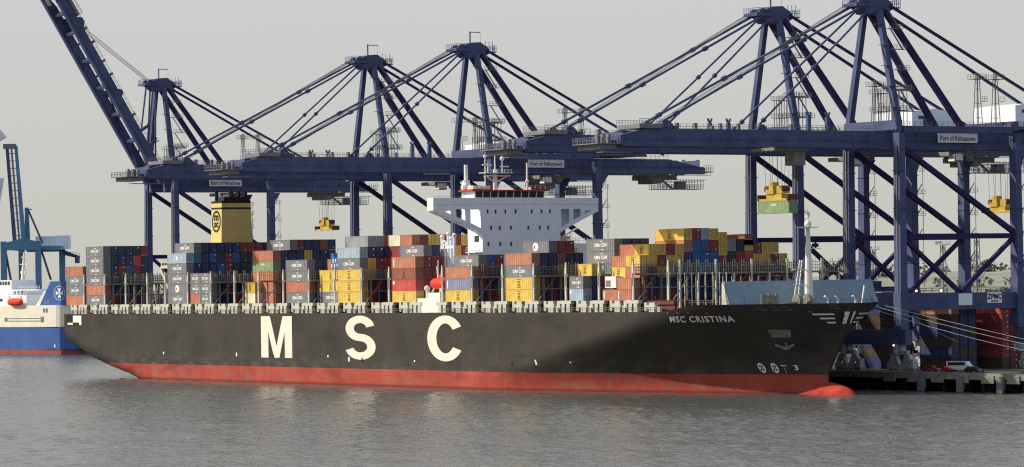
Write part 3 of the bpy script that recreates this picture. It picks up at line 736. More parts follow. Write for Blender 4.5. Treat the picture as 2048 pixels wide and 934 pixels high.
# radar mast
rm = MB()
YM = 22.8
rm.tube((203, YM, 50.7), (203, YM, 56.0), .62, .5, 10); rm.tube((203, YM + .0, 56), (203, YM, 62.0), .2, .14, 8); rm.tube((203, YM - 3.0, 50.7), (203, YM - 3.0, 59.5), .2, .16, 8)
rmo = rm.build('radar_mast', M['white'], ship)
p = MB(); p.box(201.8, 204.2, YM - 2.8, YM + 4.0, 54.2, 54.4); p.box(201.4, 204.6, YM - 4.0, YM + 4.6, 55.0, 55.15); p.rail((204, YM - 3.8, 55.1), (204, YM + 4.4, 55.1), .9, 1.0, .07)
p.beam((203, YM - .5, 52.8), (203, YM - 2.6, 54.2), .3); p.beam((203, YM + .5, 52.8), (203, YM + 3.6, 54.2), .3)
p.build('radar_platform', M['white'], rmo)
p = MB(); p.box(202.8, 203.2, YM - 3.8, YM - 1.0, 57.0, 57.3); p.box(202.9, 203.1, YM + 1.6, YM + 4.2, 56.6, 56.9); p.tube((203, YM + 2.2, 55.1), (203, YM + 2.2, 58.4), .13, n=6); p.ball((203, YM + 2.2, 58.8), .6); p.box(202.9, 203.1, YM - .6, YM + .9, 60.0, 60.15)
p.tube((203, YM - 2.2, 55.1), (203, YM - 2.2, 57.6), .16, n=6); p.ball((203, YM - 3.0, 59.3), .5)
p.build('radar_scanner', M['white'], rmo)
mb = MB(); mb.tube((202, 14.6, 50.8), (202, 14.6, 53.2), .9, n=12); mb.tube((202, 14.6, 53.2), (202, 14.6, 57.2), .55, .5, 10); mb.ball((202, 14.6, 51.7), 1.3)
mb.build('antenna_mast', M['white'], ship)
mb = MB(); mb.tube((202, 33.2, 50.7), (202, 33.2, 57.8), .3, .22, 8); mb.ball((202, 33.2, 53.0), .5)
mb.build('antenna_mast', M['white'], ship)
# open-water side davits, lifeboat, white deck house
mb = MB(); mb.box(200.6, 212.0, .3, 7, 19.2, 22.9); mb.box(206.2, 212.2, .25, 7, 19.25, 24.3)
dh = mb.build('side_deckhouse', M['white'], ship)
mb = MB(); mb.beam((206.6, 1.2, 24.3), (207.6, 2.2, 27.2), .4); mb.beam((210.6, 1.2, 24.3), (209.8, 2.2, 27.2), .4); mb.beam((207.6, 2.4, 28.0), (207.2, 2.4, 31.0), .22); mb.beam((207.8, 2.4, 28.2), (209.2, 1.6, 32.5), .2); mb.tube((203.0, 2, 22.9), (203.0, 2, 25.2), .5, n=8); mb.ball((202.8, 2, 25.4), .8)
mb.build('davit', M['white'], ship)
lb = MB()
vs = []; ring = 12
for i in range(13):
    s_ = i / 12; x = 205.0 + 7.6 * s_; rr = max(.05, 1 - abs(2 * s_ - 1) ** 5)
    for j in range(ring):
        a = 2 * math.pi * j / ring; vs.append((x, 2.2 + 1.35 * rr ** .6 * math.cos(a), 26.6 + 1.45 * rr ** .5 * math.sin(a)))
lb.add(vs, [(i * ring + j, i * ring + (j + 1) % ring, (i + 1) * ring + (j + 1) % ring, (i + 1) * ring + j) for i in range(12) for j in range(ring)] + [tuple(range(ring)), tuple(range(12 * ring, 13 * ring))])
lb.box(209.6, 211.0, 1.6, 2.8, 28.0, 28.9)
o = lb.build('lifeboat', M['orange'])
tag(o, 'orange enclosed lifeboat on white davits beside the bridge block', 'lifeboat')
mb = MB()
for i, (x, z1) in enumerate(((198.0, 38.6), (199.2, 37.2), (201.2, 39.4), (202.6, 38.2), (204.2, 39.0))): mb.tube((x, 9.5, 19.2), (x, 9.5, z1), .42, n=8); mb.ball((x, 9.5, z1), .6)
mb.box(197.6, 204.4, 9.2, 9.9, 35.6, 36.3); mb.box(197.6, 202, 9.1, 9.8, 33, 33.4); mb.beam((197.8, 9.4, 34), (201, 9.4, 37.4), .4)
mb.build('provision_crane', M['bridgewhite'], ship)
mb = MB(); mb.box(196.2, 199.2, 9.8, 11.4, 19.2, 34.6); mb.rail((196.3, 9.9, 34.6), (199.1, 9.9, 34.6), 1.2, .8); mb.build('vent_house', M['white'], ship)
mb = MB(); mb.box(195.2, 196.6, 5.6, 7.2, 19.2, 33.2); mb.build('vent_trunk', M['greysteel'], ship)
mb = MB(); mb.box(201, 206, 41.5, 46, 19.2, 35.5); mb.tube((204, 43, 35.5), (204, 43, 37.6), 1.0, n=10); mb.box(202.8, 205.2, 41.8, 44.2, 37.6, 38.6)
po = mb.build('port_deckhouse', M['funnel'], ship)
mb = MB(); mb.beam((204, 43, 38.6), (204, 47.2, 40.6), .35); mb.box(202, 205.4, 44.6, 49.5, 31.2, 36.6); mb.rail((205.4, 41, 36.6), (205.4, 49.5, 36.6), 1.4, .9); mb.build('port_davit', M['bridgewhite'], ship)
# ---- engine casing and funnel
mb = MB(); mb.box(45.2, 54.4, 14, 37, 19.2, 38.8); cas = mb.build('engine_casing', M['white'], ship)
mb = MB(); mb.box(44.6, 55.0, 4.0, 14, 32.4, 33.0); mb.box(44.8, 54.8, 4.2, 4.5, 33.0, 34.2); mb.beam((44.8, 4.4, 32.2), (52.5, 4.4, 23.6), .9)
mb.box(44.9, 54.9, 13.4, 13.8, 35.8, 37.4); mb.build('casing_platform', M['cream'], ship)
mb = MB()
for k in range(7): mb.box(46 + k * 1.2, 46.7 + k * 1.2, 13.9, 13.98, 34.2, 35.4)
mb.build('casing_window', M['dark'], cas)
mb = MB()
for k in range(6): mb.box(45.6 + k * 1.5, 46.5 + k * 1.5, 4.1, 4.16, 33.3, 34.0)
mb.build('platform_opening', M['dark'], ship)
FY0, FY1, FX0, FX1 = 19.3, 29.7, 47.6, 54.4
fz0, fz1 = 38.8, 51.4
def fquad(z):
    k_ = (z - fz0) / (fz1 - fz0); i = .55 * k_
    return [(FX0 + .2 * k_, FY0 + i * .6, z), (FX1 - .1 * k_, FY0 + i * .6, z), (FX1 - .1 * k_, FY1 - i, z), (FX0 + .2 * k_, FY1 - i, z)]
def fq_out(z, e):
    q = fquad(z); return [(q[0][0] - e, q[0][1] - e, z), (q[1][0] + e, q[1][1] - e, z), (q[2][0] + e, q[2][1] + e, z), (q[3][0] - e, q[3][1] + e, z)]
mb = MB(); mb.hexa(fquad(fz0), fquad(fz1)); fun = mb.build('funnel', M['funnel'], ship)
mb = MB(); mb.hexa(fq_out(49.6, .06), fq_out(50.1, .06)); mb.build('funnel_band', M['black'], fun)
mb = MB(); mb.hexa(fq_out(51.4, .08), fq_out(52.0, .08)); mb.hexa([(50.4, 20.4, 52), (54.2, 20.4, 52), (54.2, 29, 52), (50.4, 29, 52)], [(50.4, 20.6, 53.2), (54.2, 20.6, 53.2), (54.2, 28.8, 53.2), (50.4, 28.8, 53.2)])
mb.build('funnel_top', M['black'], fun)
for x, y, h_ in ((49.2, 20.6, 55.2), (53, 23.6, 54.9), (53, 26.0, 54.6), (53, 28.2, 54.7), (50.5, 24.5, 55.3), (50.5, 27, 55.0)):
    p = MB(); p.tube((x, y, 52), (x, y, h_), .55, n=10); p.build('exhaust_pipe', M['black'], fun)
mb = MB(); el = [(51.0 + 2.5 * math.cos(a), 46.0 + 2.9 * math.sin(a)) for a in [2 * math.pi * i / 28 for i in range(29)]]
v_, f_ = ribbon(el, .62); fy = lambda z: FY0 + .33 * (z - fz0) / (fz1 - fz0) - .06
mb.add([(x, fy(z), z) for x, z in v_], f_)
for txt, z0, z1, x0, x1 in (('m', 46.2, 47.9, 49.6, 52.4), ('sc', 44.2, 45.8, 49.6, 52.4)):
    v_, f_ = text_pts(txt, .05); mb.add([(x, fy(z) - .02, z) for x, z in place2(v_, x0, x1, z0, z1)], f_)
mb.build('funnel_emblem', M['black'], fun)
p = MB()
for z in (44, 48): p.box(52, 53.6, FY1 - .4, FY1 + 1.0, z, z + .15); p.rail((53.5, FY1 - .2, z + .1), (53.5, FY1 + .9, z + .1), .9, .5)
p.build('funnel_ladder_platform', M['galv'], fun)

# ================================================================== CONTAINERS
TH_ = 2.945; BASE = 21.95
NOROW = {}
def cont_mesh(Lc, plac):
    m_ = MB(); W, H = 2.44, 2.88; r_ = .07
    m_.box(r_, Lc - r_, r_, W - r_, .05, H - .04)
    for x in (0, Lc - .16):
        for y in (0, W - .16): m_.box(x, x + .16, y, y + .16, 0, H)
    for z0, z1 in ((0, .16), (H - .13, H)):
        for y in (.01, W - .13): m_.box(.16, Lc - .16, y, y + .12, z0, z1)
        for x in (.01, Lc - .13): m_.box(x, x + .12, .16, W - .16, z0, z1)
    n = int(Lc / .9)                                   # pressed side ribs
    for i in range(n):
        x = .3 + i * (Lc - .6) / n; m_.box(x, x + .42, .035, r_, .18, H - .15)
    m_.cur = 1
    for y in (.55, .95, 1.5, 1.9): m_.box(Lc - r_, Lc - .02, y - .03, y + .03, .18, H - .15)
    m_.cur = 2
    if plac & 1: m_.box(Lc - r_, Lc - .03, 1.55, 2.0, H - .75, H - .42)
    if plac & 2: m_.box(Lc - r_, Lc - .03, 1.6, 1.85, .5, .75)
    return m_.mesh('container', [CM['n'], M['galv'], M['smallwhite']])
CMESH = {(k, p): cont_mesh({'F': 12.19, 'L': 13.7, 'S': 6.06}[k], p) for k in 'FLS' for p in range(4)}
lets = {}
def lettering(kind):
    if kind in lets: return lets[kind]
    m_ = MB(); mt = M['smallwhite']
    if kind in ('carrier', 'carrier_small'):
        h_ = .82 if kind == 'carrier' else .7; xs_ = 1.05 if kind == 'carrier' else .78
        put_text(m_, 'CMA CGM', (0, 0, 1.05), (1, 0, 0), (0, 0, 1), h_, .035, 1.0, 'CENTER', xs_)
        for sx, z, d in ((.3, 2.12, 1), (.7, .45, -1)):
            m_.add([(sx - .7, 0, z), (sx + .5, 0, z + .12 * d), (sx + .8, 0, z + .42 * d), (sx - .1, 0, z + .2 * d)], [(0, 1, 2, 3)])
    elif kind == 'stacked':
        mt = M['signtext']
        for txt, z in (('m', 1.42), ('sc', .72)):
            put_text(m_, txt, (0, 0, z), (1, 0, 0), (0, 0, 1), .85, .03, 1.0, 'CENTER', 1.3)
        m_.add([(-.95, 0, 2.3), (.95, 0, 2.3), (.95, 0, 2.42), (-.95, 0, 2.42)], [(0, 1, 2, 3)])
        m_.add([(-.95, 0, .42), (.95, 0, .42), (.95, 0, .54), (-.95, 0, .54)], [(0, 1, 2, 3)])
    elif kind == 'round':
        n_ = 20
        m_.add([(1.25 * math.cos(2 * math.pi * i / n_), 0, 1.45 + 1.05 * math.sin(2 * math.pi * i / n_)) for i in range(n_)], [tuple(range(n_))])
        m_.cur = 1
        m_.add([(-.95, -.01, 1.1), (-.1, -.01, 1.0), (-.1, -.01, 1.9), (-.8, -.01, 1.8)], [(0, 1, 2, 3)])
    elif kind == 'star':
        pts = []
        for i in range(14): pts.append(((.75 if i % 2 == 0 else .4) * math.cos(math.pi * i / 7 + .2), 0, 1.5 + (.85 if i % 2 == 0 else .45) * math.sin(math.pi * i / 7 + .2)))
        m_.add(pts, [tuple(range(14))])
    elif kind == 'word':
        put_text(m_, 'CHINA', (0, 0, 1.75), (1, 0, 0), (0, 0, 1), .5, .03, 1.0, 'CENTER', 1.0)
    elif kind == 'corner':
        m_.add([(-5.2, 0, .4), (-4.8, 0, .4), (-4.8, 0, 2.4), (-5.2, 0, 2.4)], [(0, 1, 2, 3)])
    elif kind == 'dot':
        m_.add([(-5.2 + .5 * math.cos(.63 * i), 0, 2.1 + .45 * math.sin(.63 * i)) for i in range(10)], [tuple(range(10))])
    lets[kind] = m_.mesh('lettering', [mt, CM['R']]); return lets[kind]
ORD = ['', 'bottom', 'second up', 'third up', 'fourth up', 'fifth up', 'sixth up', 'seventh up']
ROWN = ['outboard row', 'second row', 'third row', 'fourth row', 'fifth row', 'sixth row', 'seventh row', 'eighth row', 'ninth row', 'tenth row', 'eleventh row', 'twelfth row', 'thirteenth row', 'fourteenth row', 'fifteenth row', 'sixteenth row', 'seventeenth row', 'eighteenth row', 'nineteenth row']
BAYN = {0: 'aftmost bay', 1: 'second bay from the stern', 5: 'bay forward of the funnel', 6: 'twin stacks forward of the funnel', 8: 'bay aft of letter M', 10: 'bay over letter M',
        11: 'bay between letters M and S', 12: 'bay over letter S', 13: 'bay forward of letter S', 14: 'bay between letters S and C', 16: 'bay over letter C', 18: 'bay before the bridge front',
        20: 'second bay from the bow', 21: 'bay next to the bow'}
n_cont = 0
hold = {}
def container(bay, row, tier, col, slot='F', let=None, dx=0.0, dz=0.0, th=TH_):
    global n_cont
    x = (POST[bay - 1] if bay else -14.53) + 1.12 + dx; Lc = 12.19; kind = 'F'
    if slot == 'L': x -= .76; Lc = 13.7; kind = 'L'
    if slot in 'AW':
        Lc = 6.06; kind = 'S'
        if slot == 'W': x += 6.13
    y = .45 + row * 2.51; z = BASE + (tier - 1) * th + dz
    # hidden deep inside the lashing bridges: part of the one mass below
    if tier <= (4 if (bay == 13 or (bay == 20 and row > 2)) else 2) and row >= 1 and slot == 'F' and bay not in (11, 14):
        hold.setdefault(col, []).append((x, y, z, th - .06)); return
    pl = random.choice((0, 0, 0, 1, 2, 3)) if col in 'nbdmt' else 0
    o = bpy.data.objects.new('shipping_container', CMESH[(kind, pl)]); C.objects.link(o); o.location = (x, y, z); o.scale = (1, 1, (th - .06) / 2.885)
    o.material_slots[0].link = 'OBJECT'; o.material_slots[0].material = CM[col]
    size = 'short ' if kind == 'S' else ''
    side = {'A': ' aft half,', 'W': ' fore half,'}.get(slot, '')
    tag(o, f"{size}{CNAME[col]} container, {ORD[tier]},{side} {ROWN[row]}, {BAYN[bay]}", 'container', 'containers stacked on the ship')
    n_cont += 1
    if let:
        lo = link('lettering', lettering(let), o); lo.location = (Lc / 2, .028, 0)
        if let in ('corner', 'dot') and kind == 'S': lo.location.x = 5.6
    return o
DEFLET = {'g': 'carrier', 'y': 'stacked', 'k': 'stacked'}
def stack(bay, row, cols, slot='F', start=1, lets_=None, dx=0.0, dz=0.0, th=TH_):
    for i, c_ in enumerate(cols):
        if c_ == '.': continue
        l_ = DEFLET.get(c_)
        if slot in 'AW' and l_ == 'carrier': l_ = 'carrier_small'
        if lets_ and i in lets_: l_ = lets_[i]
        vis = (row <= 2) or bool(lets_) or slot != 'F' or l_ is None
        container(bay, row, start + i, c_, slot, l_ if (vis and (row == 0 or i + start >= 3 or slot != 'F' or bay in (11,))) else None, dx, dz, th)
# aft
stack(0, 0, 'oggr'); stack(0, 1, 'nmnm')
stack(1, 0, 'gogggg')
for r_, s_ in enumerate(('', 'mnnndn', 'nnnmnd', 'mnnbnn', 'nnnmRd', 'mnnnnm')):
    if s_: stack(1, r_, s_)
# just forward of the funnel
stack(5, 0, 'ggggl', lets_={1: 'round', 4: 'star'})
stack(5, 1, 'nmnntg')
for r_, s_ in zip(range(2, 11), ('mnnnnn', 'nmnnbn', 'nnnbdn', 'nmpmmn', 'mnndbn', 'nnnddm', 'nmnndm', 'mnnnqm', 'nnnnnp')): stack(5, r_, s_)
stack(6, 0, 'ggg', 'W'); stack(6, 0, 'rgg', 'A')
stack(8, 1, 'wk', 'A', lets_={0: None}); stack(8, 2, 'rroer', lets_={3: 'word'})
for r_, s_ in zip(range(3, 10), ('mnnnn', 'nnmmnn', 'nmnnnm', 'nnnqyn', 'mnnnnn', 'nnmnnq', 'nmnnnn')):
    stack(8, r_, s_[:5] if r_ == 4 else s_)
container(8, 4, 6, 'g', 'L', 'carrier')
stack(10, 0, 'grgg'); stack(10, 1, 'nmnn'); stack(10, 2, 'mnqn')
stack(11, 1, 'gyy'); stack(11, 2, 'mnmr')
stack(12, 0, 'yyygl'); stack(12, 1, 'mnyynG', lets_={5: None}); stack(12, 2, 'nmtmns'); stack(12, 3, 'mnyRnq'); stack(12, 4, 'nnmmbn'); stack(12, 5, 'mmmmnn')
for r_, s_ in zip(range(4, 10), ('mmmmmm', 'mymmyy', 'mmymyy', 'myymyR', 'mmmmym', 'mymmmy')): stack(13, r_, s_)
stack(13, 3, 'mmmmm'); container(13, 3, 6, 'w', 'A'); container(13, 3, 6, 'r', 'W')
stack(14, 0, 'yRqo', lets_={1: 'dot', 2: 'stacked', 3: 'corner'}); stack(14, 1, 'mmmmg'); stack(14, 2, 'mmmmn'); stack(14, 3, 'mmmm')
stack(16, 0, 'yso', lets_={1: 'corner'}); stack(16, 1, 'nmmg'); stack(16, 2, 'mnmb'); stack(16, 3, 'mnnm')
stack(18, 0, 'yygo'); stack(18, 1, 'nmnn'); stack(18, 2, 'mnmng', lets_={4: 'round'}); stack(18, 3, 'nmyqm'); stack(18, 4, 'mnmnm'); stack(18, 5, 'nmyn')
# towards the bow
stack(20, 0, 'lg', 'A', lets_={0: 'dot'}); stack(20, 1, 'nny', 'A'); stack(20, 2, 'nmggg', lets_={2: 'round'}); stack(20, 3, 'nnnnn'); stack(20, 4, 'nnmnn'); stack(20, 5, 'nnmnn')
T8 = 2.635
stack(21, 0, 'r', 'A', lets_={0: 'corner'}, th=T8); stack(21, 0, 'ro', 'W', lets_={0: 'corner'}, th=T8)
stack(21, 1, 'ngyo', 'A', th=T8); stack(21, 1, 'mmoy', 'W', th=T8)
stack(21, 2, 'mnmyr', 'A', th=T8); stack(21, 2, 'nnmyy', 'W', th=T8)
for r_, s_ in zip(range(3, 6), ('mnymy', 'mnyym', 'nnnyy')): stack(21, r_, s_, th=T8)
T9 = 2.79
for r_, s_, d_ in zip(range(6, 18), ('nnbnoy', 'nnbbbm', 'nnbbbl', 'nnbbmy', 'nnnmyy', 'nnndG', 'nmmmp', 'nmmRy', 'nmmym', 'mnmyy', 'nmmmy', 'mnmy'), (0, .1, .1, 0, -.9, .1, .2, .2, 0, 0, 0, 0)):
    stack(21, r_, s_, th=T9 - (.12 if r_ > 13 else 0), dz=d_, lets_={5: 'stacked'} if r_ == 6 else None)
stack(21, 13, 'q', start=6, th=T9, dz=-1.4)
mb = MB(); keys = list(hold)
for ki, k_ in enumerate(keys):
    mb.cur = ki
    for x, y, z, h_ in hold[k_]: mb.box(x, x + 12.19, y, y + 2.44, z, z + h_)
o = mb.build('lower_tier_cargo', [CM[k_] for k_ in keys]); o['kind'] = 'stuff'; o['label'] = 'dark lower tiers of containers glimpsed behind the lashing bridges'
o['category'] = 'cargo'
# oddments among the boxes
t_ = thing('covered_cargo', 'tall bright blue and white crate between letters M and S', 'crate', (148.0, 4.2, 30.9))
mb = MB(); mb.box(0, 5.2, 0, 2.3, 0, 4.4); mb.build('crate_body', CM['b'], t_)
mb = MB()
for k in range(6): mb.box(.3 + .75 * k, .75 + .75 * k, -.04, -.01, .4 + (k * 1.3) % 2.4, 1.5 + (k * 1.3) % 2.6)
mb.build('printed_panel', M['smallwhite'], t_)
t_ = thing('reefer_unit', 'small white refrigeration unit in the bay next to the bow', 'cooling unit', (287.5, 1.0, BASE + TH_))
mb = MB(); mb.box(0, 4.6, 0, 2.3, 0, 2.7); mb.build('unit_casing', M['white'], t_)
mb = MB(); mb.box(.3, 2.4, -.04, -.01, .3, 1.8); mb.build('unit_grille', M['galv'], t_)

# ================================================================== QUAY CRANES
RAIL = 58.0
def rel(v): return v - 4.1
def make_crane(raised):
    root = bpy.data.objects.new('container_crane', None); C.objects.link(root)
    P = lambda x, y, z: (x, y, z - 4.1)
    LIFT = {'main_girder', 'girder_tie', 'walkway', 'cross_beam', 'upper_beam', 'trolley', 'service_basket', 'operator_cab', 'cab_window', 'cage_tower'}
    def part(name, mbx, mt='crane', parent=None):
        if name in LIFT: mbx.v = [(v[0], v[1], v[2] + .6) for v in mbx.v]
        return mbx.build(name, M[mt] if isinstance(mt, str) else mt, parent or root)
    G = 35.0
    for sx in (-9.8, 9.8):
        for y in (0, G):
            p = MB(); s_ = 1 if y else 0
            d0 = -.5 if not y else 0
            p.beam(P(sx * 1.05, y + d0, 14), P(sx * 1.02, y + d0 * .6, 23), 2.8, 2.4)
            p.beam(P(sx * 1.02, y + d0 * .6, 22.5), P(sx, y, 61 if not y else 60.5), 2.6, 2.0, 2.3, 1.7)
            for z in (30, 43, 52): p.box(sx * (1.02 - .02 * (z - 22) / 38) - 1.42, sx * (1.02 - .02 * (z - 22) / 38) + 1.42, y - 1.12, y + 1.12, z - 4.1 - .09, z - 4.1 + .09)   # bolted splice rings
            if y:   # landside gusset at the top
                p.prism([(y - .9, 56.6 - 4.1), (y + .9, 56.6 - 4.1), (y + 3.4, 56.6 - 4.1), (y + 1.4, 54 - 4.1), (y + .9, 50 - 4.1), (y - .9, 50 - 4.1)], 0, sx - .75, sx + .75)
            part('leg', p)
        p = MB(); p.beam(P(sx, 1, 36.3), P(sx, G - 1, 36.3), 1.1, 1.25); part('tie_beam', p, 'crane_shade')
        p = MB(); p.beam(P(sx, .8, 57.5), P(sx, G - .8, 37.2), 1.15, 1.15); part('diagonal_brace', p, 'crane_shade')
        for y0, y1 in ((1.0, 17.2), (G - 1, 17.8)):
            p = MB(); p.beam(P(sx, y0, 35.8), P(sx, y1, 23.0), .95, .95); part('lower_brace', p, 'crane_shade')
        p = MB(); p.beam(P(sx * 1.02, 1.2, 20.7), P(sx * 1.02, G - 1.2, 20.7), 1.7, 4.0)
        p.rail(P(sx * 1.02 + .7, 1.2, 22.75), P(sx * 1.02 + .7, G - 1.2, 22.75), 1.1, 2.2); part('portal_beam', p)
        p = MB(); p.beam(P(sx, 1, 61.3), P(sx, G - 1, 61.3), 1.2, 1.5); p.rail(P(sx + .5, 1.2, 62.0), P(sx + .5, G - 1.2, 62.0), 1.1, 1.6, .07); part('upper_beam', p)
        p = MB(); p.beam(P(sx + .35, -1.35, 15), P(sx + .3, -1.1, 58), .3); p.beam(P(sx - .6, -1.3, 15), P(sx - .5, -1.0, 58), .14); part('cable_duct', p, 'galv')
        # stairs and ladder on the landside leg
        p = MB()
        for k in range(6):
            z = 25 + k * 5.6; p.box(sx + .2, sx + 1.4, G + 1.0, G + 3.2, z - 4.1, z - 4.0); p.rail(P(sx + 1.3, G + 1.0, z), P(sx + 1.3, G + 3.2, z), 1.1, 1); p.beam(P(sx + .6, G + 1.1, z), P(sx + .6, G + 2.8, z + 2.4), .16)
        p.beam(P(sx + .6, G + 1.2, 24), P(sx + .6, G + 1.2, 55), .14); p.beam(P(sx + .6, G + 3.1, 24), P(sx + .6, G + 3.1, 54.2), .1)
        part('leg_stairs', p, 'galv')
    for y in (-.1, G + .1):
        p = MB(); p.beam(P(-10.2, y, 62.3), P(10.2, y, 62.3), 1.7, 2.3); part('cross_beam', p)
        p = MB(); p.beam(P(-13.0, y - (.5 if y < 5 else 0), 12.4), P(13.0, y - (.5 if y < 5 else 0), 12.4), 1.9, 3.6); part('sill_beam', p)
        for sx in (-10.2, 10.2):
            p = MB(); yy = y - (.5 if y < 5 else 0)
            p.beam((sx - 2.6, yy, 4.6), (sx + 2.6, yy, 4.6), 1.0, 1.0); p.box(sx - .9, sx + .9, yy - .7, yy + .7, 4.9, 6.5)
            for d_ in (-2.6, 2.6):
                p.prism([(sx + d_ - 1.9, 2.0), (sx + d_ - .8, 4.2), (sx + d_ + .8, 4.2), (sx + d_ + 1.9, 2.0), (sx + d_ + 1.0, 2.0), (sx + d_, 3.1), (sx + d_ - 1.0, 2.0)], 1, yy - .5, yy + .5)
            p.box(sx + 4.3, sx + 5.6, yy - 1.0, yy + .4, .9, 3.1); p.box(sx - 1.2, sx - .2, yy - 1.5, yy - .75, 4.2, 6.2)
            bo = part('bogie', p, 'bogie')
            for d_ in (-3.9, -1.4, 1.4, 3.9):
                q = MB()
                for e_ in (-.55, .55): q.tube((sx + d_ + e_, yy - .35, .5), (sx + d_ + e_, yy + .35, .5), .48, n=10)
                q.box(sx + d_ - 1.1, sx + d_ + 1.1, yy - .48, yy + .48, .8, 2.0)
                part('wheel_truck', q, 'bogie', bo)
    # girders between and behind the legs
    for o_ in (-5.2, 5.2):
        p = MB()
        p.prism([(-4.2 if not raised else -1.6, 56.6 - 4.1), (75, 56.6 - 4.1), (75, 58.4 - 4.1), (62, 60.9 - 4.1), (-4.2 if not raised else -1.6, 60.9 - 4.1)], 0, o_ - .8, o_ + .8)
        p.box(o_ - .95, o_ + .95, -1, 74.5, 58.55 - 4.1, 58.7 - 4.1)
        for y in range(3, 74, 5): p.box(o_ - .88, o_ + .88, y - .07, y + .07, 57.3 - 4.1, 60.8 - 4.1)
        part('main_girder', p)
    for y in (8, 17, 26, 44, 54, 66, 73.5):
        p = MB(); p.box(-4.38, 4.38, y - .5, y + .5, 59 - 4.1, 60.6 - 4.1); part('girder_tie', p)
    p = MB()
    p.box(6.42, 7.6, 22, 76, 56.2 - 4.1, 56.3 - 4.1); p.rail(P(7.5, 22, 56.3), P(7.5, 76, 56.3), 1.2, 1.4, .08)
    p.rail(P(6.2, 2, 60.95), P(6.2, 62, 60.95), 1.1, 1.5, .07); p.rail(P(-6.2, 2, 60.95), P(-6.2, 62, 60.95), 1.1, 1.5, .07)
    p.box(-5.4, 5.4, 75.02, 78.4, 57.2 - 4.1, 57.4 - 4.1); p.rail(P(-5.3, 78.3, 57.4), P(5.3, 78.3, 57.4), 1.3, 1.2, .08); p.rail(P(5.3, 75.1, 57.4), P(5.3, 78.3, 57.4), 1.8, .8, .08)
    p.box(3.2, 5.2, 66, 76, 54.9 - 4.1, 55.0 - 4.1)
    part('walkway', p, 'galv')
    # boom (built level from the hinge, raised boom turned about it)
    ang = R(58.5) if raised else 0.0
    hy_, hz_ = -2.5, 58.0
    BOT = 57.6 if raised else 56.9
    def BP(x, y, z):
        a_ = y - hy_; c_ = z - hz_
        return (x, hy_ + a_ * math.cos(ang) + c_ * math.sin(ang), hz_ - a_ * math.sin(ang) + c_ * math.cos(ang) - 4.1)
    def rot(mbx):
        mbx.v = [BP(v[0], v[1], v[2] + 4.7) for v in mbx.v]; return mbx
    for o_ in (-5.2, 5.2):
        p = MB()
        p.prism([(-76, 57.3 - 4.1), (-75, BOT - 4.1), (-4.25, BOT - 4.1), (-4.25, 60.9 - 4.1), (-69, 60.9 - 4.1), (-76, 59.3 - 4.1)], 0, o_ - .8, o_ + .8)
        p.box(o_ - .92, o_ + .92, -75, -4.6, 58.5 - 4.1, 58.65 - 4.1)
        p.prism([(-64.6, 60.85 - 4.1), (-59.5, 60.85 - 4.1), (-61.8, 62.9 - 4.1), (-63.4, 62.9 - 4.1)], 0, o_ * .72 - .7, o_ * .72 + .9)
        p.prism([(-38, 60.85 - 4.1), (-35, 60.85 - 4.1), (-36, 62.2 - 4.1), (-37, 62.2 - 4.1)], 0, o_ - .5, o_ + .5)
        for y in range(-66, -5, 5): p.box(o_ - .86, o_ + .86, y - .07, y + .07, 57.8 - 4.1, 60.8 - 4.1)
        bo = part('boom', rot(p))
        q = MB(); q.rail(P(o_ + .6, -69, 60.95), P(o_ + .6, -5, 60.95), 1.1, 1.6, .07)
        for y in (-60, -55, -48, -43, -28): q.box(o_ - .4, o_ + .4, y - .35, y + .35, 60.9 - 4.1, 62.3 - 4.1)
        part('boom_railing', rot(q), 'galv', bo)
    for y in (-74, -67, -60, -50, -40, -30, -20, -10):
        p = MB(); p.box(-4.38, 4.38, y - .4, y + .4, 58.4 - 4.1, 60.2 - 4.1); part('boom_tie', rot(p))
    p = MB(); p.box(-5.2, 5.2, -81.7, -76.1, 57.3 - 4.1, 57.5 - 4.1); p.box(-4.6, 4.6, -80.5, -76.1, 56.2 - 4.1, 57.3 - 4.1); p.rail(P(5.1, -81.5, 57.5), P(5.1, -76.1, 57.5), 1.3, .8, .09); p.rail(P(-5.1, -81.5, 57.5), P(-5.1, -76.1, 57.5), 1.3, .8, .09); p.rail(P(-5.1, -81.6, 57.5), P(5.1, -81.6, 57.5), 1.3, 1, .09)
    for y in (-80, -78.5, -77): p.box(2, 3, y - .3, y + .3, 57.5 - 4.1, 59.6 - 4.1)
    p.box(2.2, 5.0, -80, -72, 55.4 - 4.1, 55.55 - 4.1); 
    tp = part('boom_tip_platform', rot(p), 'galv')
    p = MB(); p.box(-3, 6.4, -71, -64.8, 60.95 - 4.1, 61.9 - 4.1); p.rail(P(6.4, -71, 61.9), P(6.4, -64.8, 61.9), 1.2, .7, .09); p.rail(P(-3.0, -71, 61.9), P(-3.0, -64.8, 61.9), 1.2, .7, .09); part('service_platform', rot(p), 'galv')
    # mast
    for sx in (-1, 1):
        p = MB(); p.beam(P(sx * 9.4, 0, 63.2), P(sx * 2.9, 0, 90.5), 1.5, 1.45, 1.3, 1.25); part('mast_strut', p)
        p = MB(); p.beam(P(sx * 2.9, 1.6, 90.6), P(sx * 4.9, 23.6, 61.6), 1.25, 1.35); part('back_strut', p, 'crane_shade')
        p = MB(); p.beam(P(sx * 2.6, 3.5, 91.8), P(sx * 4.6, 61.5, 62.8), .62, .62); part('back_stay', p, 'crane_shade')
    p = MB(); p.prism([(-4.6, 91.6 - 4.1), (-2.6, 89.8 - 4.1), (2.6, 89.8 - 4.1), (4.8, 91.2 - 4.1), (4.2, 92.4 - 4.1), (1.6, 94.1 - 4.1), (-1.6, 93.9 - 4.1), (-4.2, 92.8 - 4.1)], 0, -2.4, 2.4)
